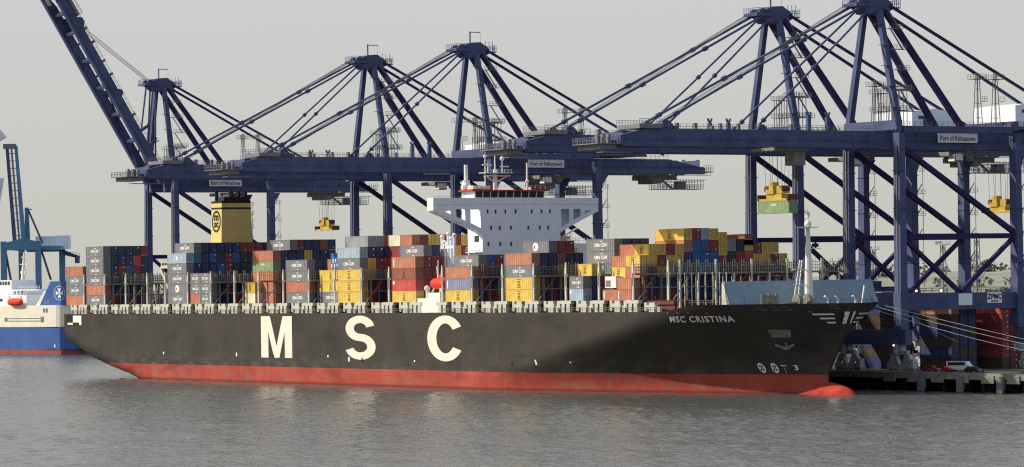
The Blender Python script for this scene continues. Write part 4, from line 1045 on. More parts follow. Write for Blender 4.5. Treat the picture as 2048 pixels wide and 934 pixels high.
    p.box(-2.8, 2.8, -6.6, -2.0, 91.5 - 4.1, 92.3 - 4.1); p.box(-2.6, 2.6, 4.2, 6.6, 91.2 - 4.1, 91.5 - 4.1)
    for o_ in (-1.8, 1.8): p.tube(P(o_ - .35, -4.2, 92.3), P(o_ + .35, -4.2, 92.3), 1.15, n=14); p.tube(P(o_ - .35, 3.2, 92.2), P(o_ + .35, 3.2, 92.2), 1.0, n=14)
    mh = part('masthead', p)
    q = MB()
    q.rail(P(2.8, -6.5, 92.3), P(2.8, -2.5, 92.3), 1.2, .8, .09); q.rail(P(-2.8, -6.5, 92.3), P(2.8, -6.5, 92.3), 1.2, .8, .09); part('masthead_railing', q, 'crane', mh); q = MB(); q.rail(P(2.6, 4.2, 91.5), P(2.6, 6.6, 91.5), 1.3, .6, .09); q.rail(P(-2.6, 6.6, 91.5), P(2.6, 6.6, 91.5), 1.8, .7, .09)
    for y in (3.4, 4.6, 5.8): q.tube(P(2, y, 92), P(2, y, 94.4), .08, n=5)
    part('masthead_railing', q, 'crane', mh)
    q = MB(); q.beam(P(0, -.4, 93.6), P(0, -.4, 97.2), .3); q.beam(P(0, -.4, 97.0), P(0, 3.0, 97.0), .22); q.tube(P(0, 3.0, 97), P(0, 3.0, 93), .04, n=4); part('jib_hoist', q, 'crane', mh)
    # stays
    for sx in (-1, 1):
        if raised:
            an = BP(sx * 3.9, -62.6, 62.8); an2 = BP(sx * 3.9, -36.5, 62.1)
            mid = ((sx * 3.4), -7.0, 66 - 4.1)
            p = MB(); p.beam(P(sx * 2.5, -3.8, 91.4), mid, .42); p.beam(mid, an2, .42); part('fore_stay', p)
            p = MB(); p.beam(P(sx * 2.0, -2.6, 90.6), (sx * 3.2, -3.6, 68 - 4.1), .42); part('fore_stay', p)
        else:
            p = MB(); a_ = Vector(P(sx * 2.3, -4.0, 91.8)); b_ = Vector(P(sx * 3.6, -62.6, 63.4)); p.beam(a_, b_, .44, .5)
            for k in (.3, .62, .93): c_ = a_.lerp(b_, k); e_ = a_.lerp(b_, k + .018); p.beam(c_, e_, .9, 1.0)
            part('fore_stay', p)
            p = MB(); a_ = Vector(P(sx * 2.5, -2.8, 90.7)); b_ = Vector(P(sx * 4.4, -36.5, 62.7)); p.beam(a_, b_, .36, .4)
            for k in (.5, .95): c_ = a_.lerp(b_, k); e_ = a_.lerp(b_, k + .018); p.beam(c_, e_, .8, .9)
            part('fore_stay', p)
    p = MB()
    for o_ in (-1.4, -.6, .6, 1.4):
        e_ = BP(o_ * 1.4, -62.0, 62.6) if raised else P(o_ * 1.4, -62.0, 62.6)
        p.tube(P(o_, -4.4, 93.2), e_, .07, n=4)
    part('hoist_rope', p, 'rope')
    # stair flights on the mast strut
    p = MB()
    for k in range(5):
        z = 66 + k * 5.0; x = 9.4 - 6.5 * (z - 63.2) / 27.3 + .9
        p.box(x - .2, x + 1.3, .6, 4.6, z - 4.1, z - 3.98); p.rail(P(x + 1.2, .6, z), P(x + 1.2, 4.6, z), 1.1, .9, .08); p.beam(P(x + .2, 4.3, z), P(x - .2, 1.0, z + 5.0), .5, .14); p.box(x - 1.2, x - .1, -2.2, .2, z - 3.0, z - 2.9)
    part('mast_stairs', p, 'galv')
    # cage towers at the mast foot
    for x, y, w__, h_ in ((-3.4, 4.6, 2.2, 9.4), (3.2, 4.8, 3.2, 10.0)):
        p = MB()
        for dx in (-.5, .5):
            for k in range(4): p.tube(P(x + dx * w__, y - w__ / 2 + k * w__ / 3, 61), P(x + dx * w__, y - w__ / 2 + k * w__ / 3, 61 + h_), .09, n=5)
        for z in (66, 61 + h_): p.box(x - w__ * .7, x + w__ * .7, y - w__ * .8, y + w__ * .8, z - 4.1, z - 4.0); p.rail(P(x + w__ * .7, y - w__ * .8, z), P(x + w__ * .7, y + w__ * .8, z), 1.1, .8, .08); p.rail(P(x - w__ * .7, y - w__ * .8, z), P(x - w__ * .7, y + w__ * .8, z), 1.1, .8, .08)
        part('cage_tower', p, 'galv')
    # boom rest posts
    for y in (-22.0, -16.5):
        p = MB(); p.box(3.5, 4.4, y - .45, y + .45, 60.9 - 4.1, 64.2 - 4.1); p.beam(P(4, y, 64.1), P(4, y - .6, 65.3), .4); p.beam(P(4, y, 64.1), P(4, y + .6, 65.3), .4); part('latch_post', rot(p))
    # floodlight masts by the machinery house
    for y, x in ((27.5, 5.2), (33.0, 5.2)):
        p = MB()
        for dx, dy in ((-.8, -.9), (.8, -.9), (.8, .9), (-.8, .9)): p.tube(P(x + dx, y + dy, 61.5), P(x + dx * .35, y + dy * .3, 76), .11, n=5)
        for z in (65, 68.5, 72): p.box(x - .5, x + .5, y - .6, y + .6, z - 4.1, z - 4.0)
        p.box(x - 1.6, x + 1.6, y - 1.8, y + 1.8, 74.4 - 4.1, 74.5 - 4.1); p.rail(P(x + 1.5, y - 1.7, 74.5), P(x + 1.5, y + 1.7, 74.5), 1.1, .8, .08); p.rail(P(x - 1.5, y - 1.7, 74.5), P(x - 1.5, y + 1.7, 74.5), 1.1, .8, .08)
        p.box(x - .5, x + .5, y + 1.0, y + 2.6, 69.0 - 4.1, 69.1 - 4.1); p.rail(P(x + .5, y + 1, 69.1), P(x + .5, y + 2.6, 69.1), 1.1, .8, .08)
        part('floodlight_mast', p, 'galv')
    # machinery house
    p = MB(); p.prism([(38.0, 63 - 4.1), (52.0, 63 - 4.1), (52.0, 68.2 - 4.1), (45, 69.0 - 4.1), (38.0, 68.2 - 4.1)], 0, -9.2, 6.6); ho = part('machinery_house', p, 'bridgewhite')
    q = MB(); q.box(6.62, 6.7, 41.5, 43.4, 63.3 - 4.1, 66.3 - 4.1); q.box(6.62, 6.7, 40.0, 44.6, 66.4 - 4.1, 67.2 - 4.1); part('hoist_frame', q, 'crane', ho)
    q = MB(); q.box(-9.6, 7.4, 37.2, 52.8, 62.2 - 4.1, 62.95 - 4.1); part('house_platform', q, 'crane', ho)
    q = MB(); q.rail(P(7.3, 37.3, 63), P(7.3, 52.6, 63), 1.1, 1.2, .08); part('house_railing', q, 'galv', ho)
    # trolley with cab parked behind the legs
    p = MB(); p.box(-4.6, 4.6, 56.5, 66, 55.0 - 4.1, 56.3 - 4.1); p.box(-3, 5.2, 57.5, 60.5, 53.9 - 4.1, 55 - 4.1)
    for y in (57, 60, 63, 66): p.tube(P(-4.4, y, 56.4), P(4.4, y, 56.4), .4, n=8)
    tr = part('trolley', p, 'greysteel')
    q = MB()
    q.box(2.0, 6.4, 58, 74, 52.2 - 4.1, 52.35 - 4.1)
    for x in (2.0, 6.4):
        q.rail(P(x, 58, 52.3), P(x, 74, 52.3), 1.3, .8, .09)
        for k in range(17): q.beam(P(x, 58 + k, 52.3), P(x, 58 + k, 55.2), .1)
        q.beam(P(x, 58, 54.4), P(x, 74, 54.4), .12)
    q.beam(P(4, 61, 55), P(4, 65, 52.3), .5); q.box(3, 5.6, 66, 68.4, 52.3 - 4.1, 54.6 - 4.1)
    part('service_basket', q, 'galv', tr)
    p = MB(); p.box(2.4, 5.0, 20.5, 23.0, 53.8 - 4.1, 56.1 - 4.1); p.box(-4, 4, 19.5, 28, 55.2 - 4.1, 56.2 - 4.1); p.ball(P(3.4, 26, 55.0), 1.3); cb = part('operator_cab', p, 'greysteel')
    q = MB(); q.box(2.6, 4.8, 20.42, 20.48, 54 - 4.1, 55.6 - 4.1); q.box(5.02, 5.08, 20.7, 22.8, 54.2 - 4.1, 55.7 - 4.1); part('cab_window', q, 'smallwhite', cb)
    # sign
    p = MB(); p.box(6.62, 6.8, 14.0, 26.0, 58.9 - 4.1, 61.1 - 4.1); sg = part('name_board', p, 'sign')
    q = MB(); put_text(q, 'Port of Felixstowe', P(6.84, 20.0, 59.35), (0, 1, 0), (0, 0, 1), 1.25, .015, 1.0, 'CENTER', .83); part('lettering', q, 'signtext', sg)
    return root
cr_level = make_crane(False)
cr_up = make_crane(True)
CR = [('A', -63.2, 1.009, True, 'navy quay crane with its boom raised steeply, close to the yellow funnel'),
      ('B', 75.6, 1.0025, False, 'navy quay crane with lowered boom standing between the funnel and the raised-boom crane\'s neighbour'),
      ('C', 133.9, 1.001, False, ''), ('D', 277.5, .9955, False, ''), ('E', 317.7, .989, False, '')]
CLAB = {'A': 'navy quay crane with its boom raised steeply over the ship stern', 'B': 'navy quay crane, boom lowered, next to the raised-boom crane',
        'C': 'navy quay crane with lowered boom directly behind the white bridge block', 'D': 'navy quay crane, boom lowered, second from the ship bow end',
        'E': 'navy quay crane at the bow end with a maker plate on its portal'}
first = True
for k_, x, sz, up_, _ in CR:
    if up_: o = cr_up
    elif first: o = cr_level; first = False
    else: o = copy_tree(cr_level)
    o.location = (x, RAIL, 4.6 if up_ else 4.1); o.scale = (1, 1, sz)
    tag(o, CLAB[k_], 'crane', 'quay cranes along the berth')
    if k_ == 'E':
        p = MB(); p.box(10.86, 10.98, 24.9, 29.3, 16.0, 18.6); pl_ = p.build('maker_plate', M['smallwhite'], o)
        q = MB(); put_text(q, 'ZPMC', (11.0, 27.1, 17.0), (0, 1, 0), (0, 0, 1), 1.25, .05, 1.0, 'CENTER', .95); q.add([(11.0, 25.9, 16.3), (11.0, 28.3, 16.3), (11.0, 28.3, 16.6), (11.0, 25.9, 16.6)], [(0, 1, 2, 3)]); q.build('lettering', M['signtext'], pl_)
        p = MB(); p.box(10.86, 10.95, 16.2, 20.3, 15.6, 18.4); p.build('notice_board', M['bridgewhite'], o)
        for y in (3.0, 10.4):
            p = MB(); p.ball((11.6, y, 19.2), .24, 8, 6); p.build('lamp', M['lamp'], o)
    if k_ == 'D':
        p = MB(); p.ball((11.6, 33.0, 19.0), .24, 8, 6); p.build('lamp', M['lamp'], o)
    if k_ in 'DE':
        p = MB(); p.ball((8.6 if k_ == 'E' else 6, -1.6, 6.3), .24, 8, 6); p.build('lamp', M['lamp'], o)

# ------------------------------------------------------------------ spreaders on their ropes
def spreader(label, loc, top):
    r_ = thing('spreader', label, 'spreader', loc, 0, 'yellow spreaders hanging from the cranes')
    p = MB(); p.box(-6.1, 6.1, -1.2, -.85, 0, .5); p.box(-6.1, 6.1, .85, 1.2, 0, .5); p.box(-6.1, -5.6, -1.2, 1.2, 0, .6); p.box(5.6, 6.1, -1.2, 1.2, 0, .6); p.box(-3, 3, -1.0, 1.0, .45, 1.6); p.build('spreader_frame', M['yellow'], r_)
    p = MB(); p.box(-2.9, .2, -1.3, 1.3, 1.6, 2.7); p.box(-2.2, -.6, -.9, .9, 2.7, 4.4); p.box(1.2, 3.4, -1.1, 1.1, 1.7, 3.4); p.build('headblock', M['yellow'], r_)
    p = MB()
    for x in (-3.2, 3.0): p.tube((x, -1.0, 2.8), (x, 1.0, 2.8), .75, n=10)
    p.box(-6.3, -5.9, -1.3, 1.3, .2, 1.5); p.box(5.9, 6.3, -1.3, 1.3, .2, 1.5); p.build('sheave', M['deckred'], r_)
    p = MB()
    for x in (-3.2, -1.2, 1.6, 3.2):
        for y in (-.9, .9): p.tube((x, y, 3.0), (x * 1.05, y * 1.4, top - loc[2]), .05, n=4)
    p.build('hoist_rope', M['rope'], r_)
    return r_
spreader('empty yellow spreader hanging on thin ropes behind the raised-boom crane', (-63.2, 58 + 61.5, 45.3), 56.5)
spreader('yellow spreader holding a green container above the ship bow end', (317.7, 29.6, 44.6), 56.9)
spreader('yellow spreader half hidden behind a leg of the bow-end crane', (277.5, 58 + 71.5, 42.6), 55.6)
o = bpy.data.objects.new('shipping_container', CMESH[('F', 0)]); C.objects.link(o); o.location = (311.6, 28.4, 41.7)
o.material_slots[0].link = 'OBJECT'; o.material_slots[0].material = CM['e']
tag(o, 'sage green container hanging in the air under a yellow spreader', 'container')
lo = link('lettering', lettering('word'), o); lo.location = (6.1, .028, 0)
# trolley of that crane
t_ = thing('crane_trolley', 'grey trolley with cab under the boom above the hanging green container', 'trolley', (317.7, 29.6, 54.2))
p = MB(); p.box(-4.6, 4.6, -4, 6, 2.0, 2.7); p.build('trolley_frame', M['greysteel'], t_)
p = MB(); p.box(0, 3.6, 2.4, 5.6, -1.4, 1.98); p.build('cab', M['greysteel'], t_)

# ------------------------------------------------------------------ mooring lines
def line(p0, p1, sag, label):
    p = MB(); p0 = Vector(p0); p1 = Vector(p1); n = 14; pts = []
    for i in range(n + 1):
        s_ = i / n; q = p0.lerp(p1, s_); q.z -= sag * 4 * s_ * (1 - s_); pts.append(q)
    for a_, b_ in zip(pts, pts[1:]): p.tube(a_, b_, .045, n=5)
    tag(p.build('mooring_line', M['bogie']), label, 'mooring line', 'mooring lines from the bow to the quay')
line((353.5, B / 2 + 7.5, 20.0), (425, 58.4, QZ + .8), .5, 'uppermost pale mooring line from the bow down to the quay')
line((352.0, B / 2 + 7.0, 19.6), (424, 57.2, QZ + .8), 1.0, 'middle pale mooring line of the bow bundle')
line((351.0, B / 2 + 6.0, 19.3), (423, 56.0, QZ + .8), 1.9, 'slackest pale mooring line from the bow')
line((353, B / 2 + 10.0, 20.0), (349, 57.5, 11.2), .4, 'short mooring line dropping from the bow to the crane foot')

# ------------------------------------------------------------------ quayside: bollards, cones, vehicles, boxes
bm_ = MB(); bm_.tube((0, 0, 0), (0, 0, .9), .45, .4, 12); bm_.tube((0, 0, .9), (0, 0, 1.2), .7, .6, 12); bm_ = bm_.mesh('bollard', M['galv'])
for i, (x, y) in enumerate(((424.8, 57.6), (345, QY + 1.6), (360, QY + 1.6), (375, QY + 1.6), (390, QY + 1.6))):
    o = link('bollard', bm_); o.location = (x, y, QZ)
    tag(o, ['steel bollard holding the bow mooring lines', 'steel bollard on the quay edge nearest the bulbous bow'.replace('nearest', 'right by'), 'steel bollard on the quay edge ahead of the bow', 'steel bollard on the quay edge by the white van', 'steel bollard on the quay edge past the white van'][i], 'bollard', 'bollards on the quay edge')
def vehicle(name, label, cat, loc, rz, body, van=False):
    r_ = thing(name, label, cat, loc, rz)
    p = MB()
    prof = [(-2.6, .35), (2.6, .35), (2.65, 1.0), (2.0, 1.25), (1.5, 2.1), (-2.55, 2.15)] if van else [(-2.1, .3), (2.1, .3), (2.15, .75), (1.1, .9), (.5, 1.42), (-1.2, 1.45), (-1.9, .95), (-2.15, .85)]
    p.prism(prof, 1, -.9, .9); bd = p.build('body', M[body], r_)
    p = MB()
    for s_ in (-1, 1):
        y0, y1 = (.905, .93) if s_ > 0 else (-.93, -.905)
        if van: p.box(-2.2, 1.3, y0, y1, 1.3, 1.95)
        else: p.prism([(-1.5, .95), (.85, .95), (.4, 1.35), (-1.1, 1.35)], 1, y0, y1)
    p.build('window', M['glass'], bd)
    for x in (-1.5, 1.5):
        for y in (-.85, .85):
            p = MB(); p.tube((x, y - .1, .34), (x, y + .1, .34), .34, n=14); p.build('wheel', M['tyre'], r_)
    return r_
vehicle('parked_van', 'white minibus with dark side windows parked on the quay', 'van', (336, 68.5, QZ), R(25), 'carwhite', True).scale = (1.25, 1.15, 1.1)
vehicle('parked_car', 'dark red car parked on the quay beside the white minibus', 'car', (338.5, 61.5, QZ), R(20), 'carred')
vehicle('parked_car', 'red car on the quay closer to the ship bow', 'car', (331.5, 63.5, QZ), R(15), 'carred')
vehicle('parked_car', 'grey car parked beside the crane wheels', 'car', (349.0, 62.0, QZ), R(20), 'black')
def quay_box(x, y, tier, col, label, rz=0, slot='F'):
    o = bpy.data.objects.new('shipping_container', CMESH[(slot, 3 if col in 'mRr' else 0)]); C.objects.link(o); o.location = (x, y, QZ + tier * 2.66); o.rotation_euler = (0, 0, rz); o.scale = (1, 1, .91)
    o.material_slots[0].link = 'OBJECT'; o.material_slots[0].material = CM[col]
    tag(o, label, 'container', 'containers stacked on the quay')
QB = [  # x, y, colours bottom to top; the darkest brown carries painted shade
    (312.5, 75, 'xnxnxo', 'stack under the bow-end crane portal'), (312.5, 77.6, 'nxnnnx', 'second stack under the bow-end crane portal'), (312.5, 80.2, 'nxnxnn', 'third stack under the bow-end crane portal'),
    (315.5, 88, 'xmmmmR', 'stack below the maker plate'), (315.5, 90.6, 'mmmmnm', 'second stack below the maker plate'), (315.5, 93.2, 'nqGGtR', 'third stack below the maker plate'), (315.5, 95.8, 'nmGmdm', 'fourth stack below the maker plate'),
    (289, 74, 'nxnxxn', 'stack behind the ship bow'), (289, 76.6, 'xnxxnx', 'second stack behind the ship bow'), (289, 79.2, 'nxxnxx', 'third stack behind the ship bow')]
for x, y, cs, nm_ in QB:
    for i, c_ in enumerate(cs): quay_box(x, y, i, c_, f"{CNAME[c_]} container, {ORD[i + 1]} in the {nm_}")
# distant yard rows: low walls of boxes beyond the cranes
mb = MB(); cols_ = list('nmbtqsgy')
for i in range(260):
    k_ = random.randrange(len(cols_)); mb.cur = k_
    x = -100 + random.randrange(38) * 16; y = random.choice((190, 193, 196, 230, 233, 236, 280, 283)); z = QZ
    for tt in range(random.choice((1, 2, 2, 3))): mb.box(x, x + 12.2, y, y + 2.4, z + tt * 2.9, z + tt * 2.9 + 2.85)
o = mb.build('yard_containers', [CM[c_] for c_ in cols_]); o['kind'] = 'stuff'; o['label'] = 'low rows of mixed containers in the yard beyond the cranes'
# yard gantries far behind
rg = MB()
def yard_gantry():
    r_ = bpy.data.objects.new('yard_gantry', None); C.objects.link(r_)
    p = MB(); p.box(-12, 12, -4.5, -3.3, 18, 19.6); p.box(-12, 12, 3.3, 4.5, 18, 19.6); p.box(-4, 0, -4, 4, 19.6, 21.4); p.build('gantry_beam', M['crane_shade'], r_)
    for x in (-11.4, 11.4):
        for y in (-3.9, 3.9):
            p = MB(); p.box(x - .6, x + .6, y - .6, y + .6, 1.4, 18); p.build('leg', M['crane_shade'], r_)
        p = MB(); p.box(x - .6, x + .6, -6, 6, .5, 1.6); p.build('wheel_beam', M['crane_shade'], r_)
    p = MB(); p.box(4, 7, -1.5, 1.5, 15.2, 17.9); p.build('cab', M['galv'], r_)
    return r_
yg = yard_gantry(); YG = [(215, 230), (255, 236), (300, 228), (160, 300), (335, 300), (395, 236), (90, 232), (420, 320)]
for i, (x, y) in enumerate(YG):
    o = yg if i == 0 else copy_tree(yg); o.location = (x, y, QZ); o.rotation_euler = (0, 0, R(90))
    tag(o, 'dark rubber-tyred gantry far back in the yard between the crane legs', 'yard gantry', 'yard gantries behind the quay cranes')
def lamp_mast():
    r_ = bpy.data.objects.new('floodlight_tower', None); C.objects.link(r_)
    p = MB()
    for sx, sy in ((-1, -1), (1, -1), (1, 1), (-1, 1)): p.tube((sx * 1.3, sy * 1.3, 0), (sx * .6, sy * .6, 36), .16, n=5)
    for k in range(9):
        z = 4 * k; a_ = 1.3 - .7 * z / 36
        for (ax, ay), (bx, by) in (((-1, -1), (1, -1)), ((1, -1), (1, 1)), ((1, 1), (-1, 1)), ((-1, 1), (-1, -1))): p.beam((ax * a_, ay * a_, z), (bx * a_, by * a_, z + 4), .12)
    p.build('lattice_mast', M['galv'], r_)
    p = MB(); p.box(-2, 2, -2, 2, 36, 36.2); p.rail((-2, -2, 36.2), (2, -2, 36.2), 1.4, .8); p.rail((-2, 2, 36.2), (2, 2, 36.2), 1.4, .8)
    for k in range(4): p.box(-1.8 + k, -1.2 + k, -2.2, -1.9, 36.6, 37.4)
    p.build('light_platform', M['galv'], r_)
    return r_
lm_ = lamp_mast()
def at_view(px, dist):
    u = px - 1024; return Vector((1000.95, -466.518, 0)) + fw * dist + rt * (u / FPX * dist)
LMASTS = [(1885, 1330, .95, 'behind the bow-end crane between its legs'), (1953, 1290, 1.0, 'behind the outermost leg of the bow-end crane'), (1716, 1500, .8, 'behind the foremast top'), (1745, 1500, .95, 'close beside the bow-end crane leg')]
for i, (px, dist, s_, wh_) in enumerate(LMASTS):
    o = lm_ if i == 0 else copy_tree(lm_); p = at_view(px, dist); o.location = (p.x, p.y, QZ); o.scale = (1, 1, s_)
    tag(o, 'lattice floodlight tower ' + wh_, 'light tower', 'floodlight towers in the yard')
# white sheds and a low warehouse in the distance
for i, (px, dist, L_, H_, mt_, lb) in enumerate(((1655, 1500, 26, 9, 'white', 'white shed roof beyond the ship bow'), (1870, 1330, 22, 6, 'bluecrane', 'pale blue shed between the bow-end crane legs'), (1975, 1900, 60, 9, 'greysteel', 'long grey warehouse at the foot of the far hill'), (300, 1500, 60, 11, 'greysteel', 'grey warehouse behind the stern cranes'))):
    p = at_view(px, dist)
    t_ = thing('warehouse', lb, 'warehouse', (p.x, p.y, QZ), math.atan2(rt.y, rt.x))
    q = MB(); q.box(-L_ / 2, L_ / 2, 0, 18, 0, H_); q.build('wall', M[mt_], t_)
    q = MB(); q.prism([(-.4, H_), (18.4, H_), (9, H_ + 2.5)], 0, -L_ / 2 - .3, L_ / 2 + .3); q.build('roof', M['greysteel'], t_)
    q = MB(); q.box(-2.5, 2.5, -.06, -.01, 0, 4.5); q.build('door', M['dark'], t_)
# nearer trees at the back of the yard, each with trunk and crown
def tree(px, dist, h_, label):
    p = at_view(px, dist); t_ = thing('tree', label, 'tree', (p.x, p.y, QZ), 0, 'trees behind the port')
    q = MB(); q.tube((0, 0, 0), (.2, 0, h_ * .55), h_ * .03, h_ * .015, 8)
    for k in range(5):
        a = k * 1.3; q.tube((.1, 0, h_ * (.3 + .05 * k)), (h_ * .25 * math.cos(a), h_ * .25 * math.sin(a), h_ * (.6 + .05 * k)), h_ * .012, h_ * .004, 5)
    q.build('trunk', M['bark'], t_)
    global mb
    mb = MB()
    for k in range(9):
        a = random.uniform(0, 6.28); r_ = h_ * random.uniform(.05, .3); clump((r_ * math.cos(a), r_ * math.sin(a), h_ * random.uniform(.5, .88)), h_ * random.uniform(.12, .2), 90)
    mb.build('crown', M['tree'], t_)
TREES = [(18, 1760, 17, 'dark tree behind the blue crane leg at the ferry bow side'), (62, 1790, 20, 'wide grey-green tree under the blue crane portal'), (92, 1770, 18, 'tree between the blue crane legs'), (122, 1740, 21, 'tree beside the ferry funnel'), (146, 1750, 19, 'tree half hidden by the aftmost containers'),
         (1640, 1900, 12, 'bare tree beyond the white shed'), (1690, 1950, 13, 'tree behind the foremast ladder'), (1770, 1950, 14, 'tree close to the bow-end crane leg'), (1845, 2000, 14, 'tree left of the pale blue shed'.replace('left of', 'next to')), (1985, 2400, 15, 'tall tree on the far slope'), (2010, 2400, 16, 'tallest tree on the far slope'), (1915, 2300, 11, 'tree behind the crane cross bracing')]
for a_ in TREES: tree(*a_)

# ================================================================== FERRY
fa = R(14)
fp = Vector((-372.1, 162.0, 0))
ferry = thing('ferry', 'blue and cream ferry with red waterline and a white cross on its funnel', 'ferry', (fp.x, fp.y, 0), fa)
ferry.scale = (1.25, 1, 1)
# local x grows towards the picture's far end of the hull, the stern at +3; y away from the viewer
mb = MB(); mb.prism([(-118, 2.0), (-112, 0), (-14, 0), (2, .6), (6, 2.0), (6, 9), (4, 18), (-14, 20), (-112, 20), (-130, 10)], 2, 2.2, 11.6); mb.build('hull', M['ferryblue'], ferry)
mb = MB(); mb.prism([(-112, 2.6), (-106, .05), (-14, .05), (1, .8), (5, 2.6), (5, 9), (2, 18), (-14, 19.9), (-106, 19.9), (-120, 10)], 2, -3, 2.2); mb.build('boot_topping', M['ferryred'], ferry)
mb = MB(); mb.prism([(-112, 0.02), (-1.5, 0.02), (3.5, 2.0), (3.5, 19.9), (-112, 19.9), (-124, 10)], 2, 11.6, 20.6); mb.build('upper_hull', M['ferrycream'], ferry)
mb = MB(); mb.box(-27.5, -9.5, -.12, -.02, 14.0, 14.25); mb.box(-27.5, -9.5, -.12, -.02, 15.1, 15.3); mb.box(-9.5, -8.0, -.12, -.02, 13.6, 15.9); mb.box(-29, -27.6, -.12, -.02, 14, 15.5)
mb.build('gangway', M['galv'], ferry)
mb = MB(); mb.prism([(-11, 20.6), (3.3, 20.6), (2.3, 30.5), (-5.1, 30.5)], 1, 1.0, 9.0); ff = mb.build('funnel', M['ferryblue'], ferry)
mb = MB()
for a in range(4):
    ca, sa = math.cos(a * math.pi / 2), math.sin(a * math.pi / 2)
    pts = [(.25, .12), (2.1, 1.0), (1.75, 0), (2.1, -1.0), (.25, -.12)]
    mb.add([(-.4 + (x * ca - z * sa), .93, 25.6 + (x * sa + z * ca)) for x, z in pts], [(0, 1, 2, 3, 4)])
rg_, rf_ = ribbon([(-.4 + 2.9 * math.cos(i * .2618), 25.6 + 2.9 * math.sin(i * .2618)) for i in range(25)], .16)
mb.add([(x, .95, z) for x, z in rg_], rf_)
mb.build('funnel_cross', M['smallwhite'], ff)
mb = MB()
for x in (-8.2, -6.8):
    mb.box(x, x + .9, -.1, -.02, 17.6, 19.3); mb.box(x, x + .9, .9, .98, 21.2, 23.0)
mb.build('vent_louver', M['galv'], ferry)
mb = MB(); mb.prism([(-13.1, 20.62), (-10.9, 20.62), (-7.1, 26.6), (-8.7, 26.6)], 1, 1.1, 8.6); mb.build('funnel_fairing', M['white'], ferry)
mb = MB(); mb.box(-90, -18.5, 1.5, 18, 20.6, 25.0); mb.box(-88, -22.5, 2.5, 17, 25.0, 27.4); mb.box(-86, -28.0, 3, 16, 27.4, 31.4); up_ = mb.build('superstructure', M['bridgewhite'], ferry)
mb = MB()
for k in range(14): mb.box(-88 + k * 5, -86.6 + k * 5, 1.42, 1.48, 22.4, 23.5)
for k in range(5): mb.box(-36 + k * 1.5, -35.0 + k * 1.5, 2.9, 2.98, 29.4, 30.8)
for k in range(3): mb.box(-26.5 + k * 2.0, -25.2 + k * 2.0, 2.4, 2.48, 25.4, 26.6)
mb.build('window', M['glass'], up_)
mb = MB(); mb.rail((-24, 2.6, 27.4), (-12.5, 2.6, 27.4), 1.3, 1.5, .1); mb.box(-24, -12.8, 2.4, 3.0, 26.8, 27.4); mb.rail((-30, 1.6, 25.0), (-18.6, 1.6, 25.0), 1.2, 1.5, .1); mb.build('railing', M['white'], ferry)
mb = MB(); mb.tube((-25, 6, 31.4), (-24, 6, 43), .8, .3, 8); mb.beam((-26.5, 6, 38), (-22, 6, 38), .3); mb.beam((-25.5, 6, 41), (-23, 6, 41), .3); mb.box(-26, -23.4, 5.8, 6.4, 34, 35); mb.build('signal_mast', M['white'], ferry)
lb = MB(); vs = []; ring = 12
for i in range(11):
    s_ = i / 10; x = -26.3 + 8.2 * s_; rr = max(.05, 1 - abs(2 * s_ - 1) ** 4)
    for j in range(ring):
        a = 2 * math.pi * j / ring; vs.append((x, -.9 + 1.3 * rr ** .6 * math.cos(a), 22.1 + 1.6 * rr ** .5 * math.sin(a)))
lb.add(vs, [(i * ring + j, i * ring + (j + 1) % ring, (i + 1) * ring + (j + 1) % ring, (i + 1) * ring + j) for i in range(10) for j in range(ring)] + [tuple(range(ring)), tuple(range(10 * ring, 11 * ring))])
o = lb.build('lifeboat', M['orange']); o.scale = (1.25, 1, 1); o.location = (fp.x, fp.y, 0); o.rotation_euler = (0, 0, fa); tag(o, 'red enclosed lifeboat hung at the side of the ferry', 'lifeboat')
mb = MB(); mb.beam((-25.5, .6, 20.6), (-25.5, -.9, 24.6), .35); mb.beam((-19.2, .6, 20.6), (-19.2, -.9, 24.6), .35); mb.build('davit', M['white'], ferry)
mb = MB(); v_, f_ = text_pts('8', .03); mb.add([(-2.6 + x * 1.2, .3, 3.0 + z * 1.3) for x, z in v_], f_); mb.build('draught_number', M['smallwhite'], ferry)

fa = math.atan2(rt.y, rt.x)
# ------------------------------------------------------------------ pale blue crane behind the ferry
p0 = at_view(70, 1640)
bc = thing('container_crane', 'pale blue quay crane behind the ferry with its twin boom pointing up', 'crane', (p0.x, p0.y, QZ), fa)
S = 1640 / FPX          # metres per pixel at that distance
def bx(px): return (px - 70) * S
def bz(py): return CAMZ + (585.9 - py) * S - QZ
for xa_, y in ((7, 0), (33, 16), (76, 0), (115, 16)):
    p = MB(); p.box(bx(xa_) - 1.3, bx(xa_) + 1.3, y - 1, y + 1, 0, bz(482)); p.build('leg', M['bluecrane'], bc)
p = MB(); p.prism([(bx(3), bz(500)), (bx(28), bz(500)), (bx(52), bz(500)), (bx(82), bz(500)), (bx(82), bz(484)), (bx(45), bz(476)), (bx(3), bz(487))], 1, -1.4, 1.4); p.build('portal_beam', M['bluecrane'], bc)
p = MB(); p.box(bx(44), bx(119), 15, 18, bz(503), bz(486)); p.box(bx(44), bx(119), 2, 14.9, bz(500), bz(492)); p.build('main_girder', M['bluecrane'], bc)
p = MB(); p.prism([(bx(119), bz(500)), (bx(119), bz(510)), (bx(150), bz(518)), (bx(150), bz(513))], 1, 14, 17); p.rail((bx(121), 13.9, bz(512)), (bx(152), 13.9, bz(516)), 2.0, 1.5, .15); p.box(bx(142), bx(150), 13, 17, bz(527), bz(513)); p.build('rear_girder', M['crane'], bc)
for (xb, xt, wd) in ((27, 13, 1.7), (45, 31, 2.0)):
    p = MB(); p.beam((bx(xb), 6, bz(500)), (bx(xt), 6, bz(290)), wd, 2.0, 1.3, 1.6); p.build('boom', M['bluecrane' if xb > 30 else 'crane'], bc)
p = MB()
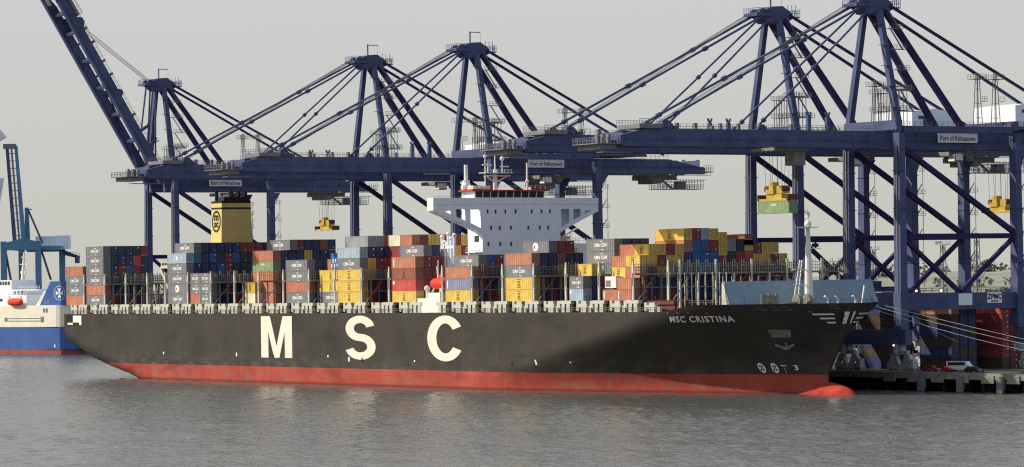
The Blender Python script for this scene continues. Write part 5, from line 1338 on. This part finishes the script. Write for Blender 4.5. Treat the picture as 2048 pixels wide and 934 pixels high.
for k in range(14):
    f_ = k / 14; p.beam((bx(27 - 14 * f_), 6, bz(500 - 210 * f_)), (bx(45 - 14 * f_), 6, bz(500 - 210 * f_)), .3)
p.beam((bx(36), 5.4, bz(490)), (bx(22), 5.4, bz(292)), .8); p.build('boom_lacing', M['galv'], bc)
p = MB(); p.box(bx(6), bx(31), 4.6, 7.4, bz(296), bz(286)); p.build('boom_tip', M['galv'], bc)
p = MB(); p.beam((bx(52), 9, bz(490)), (bx(49), 9, bz(414)), 1.5); p.beam((bx(46), 9, bz(490)), (bx(47), 9, bz(414)), .8); p.box(bx(45), bx(60), 8.4, 9.6, bz(419), bz(417)); p.build('mast', M['bluecrane'], bc)
p = MB(); p.beam((bx(50), 9, bz(414)), (bx(80), 9, bz(486)), .8); p.build('back_stay', M['crane'], bc)
p = MB(); p.beam((bx(8), 1, bz(490)), (bx(20), 1, bz(560)), .9); p.build('diagonal_brace', M['crane'], bc)
p = MB(); p.beam((bx(80), 1, bz(495)), (bx(100), 1, bz(560)), .9); p.build('diagonal_brace', M['crane'], bc)
p = MB(); p.box(bx(64), bx(104), 12, 20, bz(492), bz(472)); hs_ = p.build('machinery_house', M['white'], bc)
p = MB(); p.box(bx(104.2), bx(131), 11.8, 20.2, bz(498), bz(471)); p.build('house_end', M['bridgewhite'], bc)
# pale grey crane just entering the picture beside it
gcp = at_view(-40, 1500)
gc = thing('container_crane', 'pale grey crane whose boom tip just enters the picture beside the blue crane', 'crane', (gcp.x, gcp.y, QZ), fa)
S2 = 1500 / FPX
gx = lambda px: (px + 40) * S2
gz = lambda py: CAMZ + (586.9 - py) * S2 - QZ
p = MB(); p.prism([(gx(-40), gz(215)), (gx(-2), gz(252)), (gx(16), gz(274)), (gx(-2), gz(285)), (gx(-40), gz(290))], 1, -2, 2); p.build('boom', M['bridgewhite'], gc)
p = MB(); p.beam((gx(-8), 0, gz(440)), (gx(4), 0, gz(358)), .9); p.beam((gx(-26), 0, gz(358)), (gx(8), 0, gz(358)), .8); p.beam((gx(8), 0, gz(356)), (gx(-4), 0, gz(420)), .9); p.build('stay_frame', M['bridgewhite'], gc)
p = MB(); p.box(gx(-60), gx(-52), -2, 2, 0, gz(240)); p.box(gx(-30), gx(-22), -2, 2, 0, gz(260)); p.box(gx(-60), gx(-22), -2.1, 2.1, gz(300), gz(285)); p.build('leg', M['bridgewhite'], gc)
print('containers', n_cont, 'objects', len(bpy.data.objects))
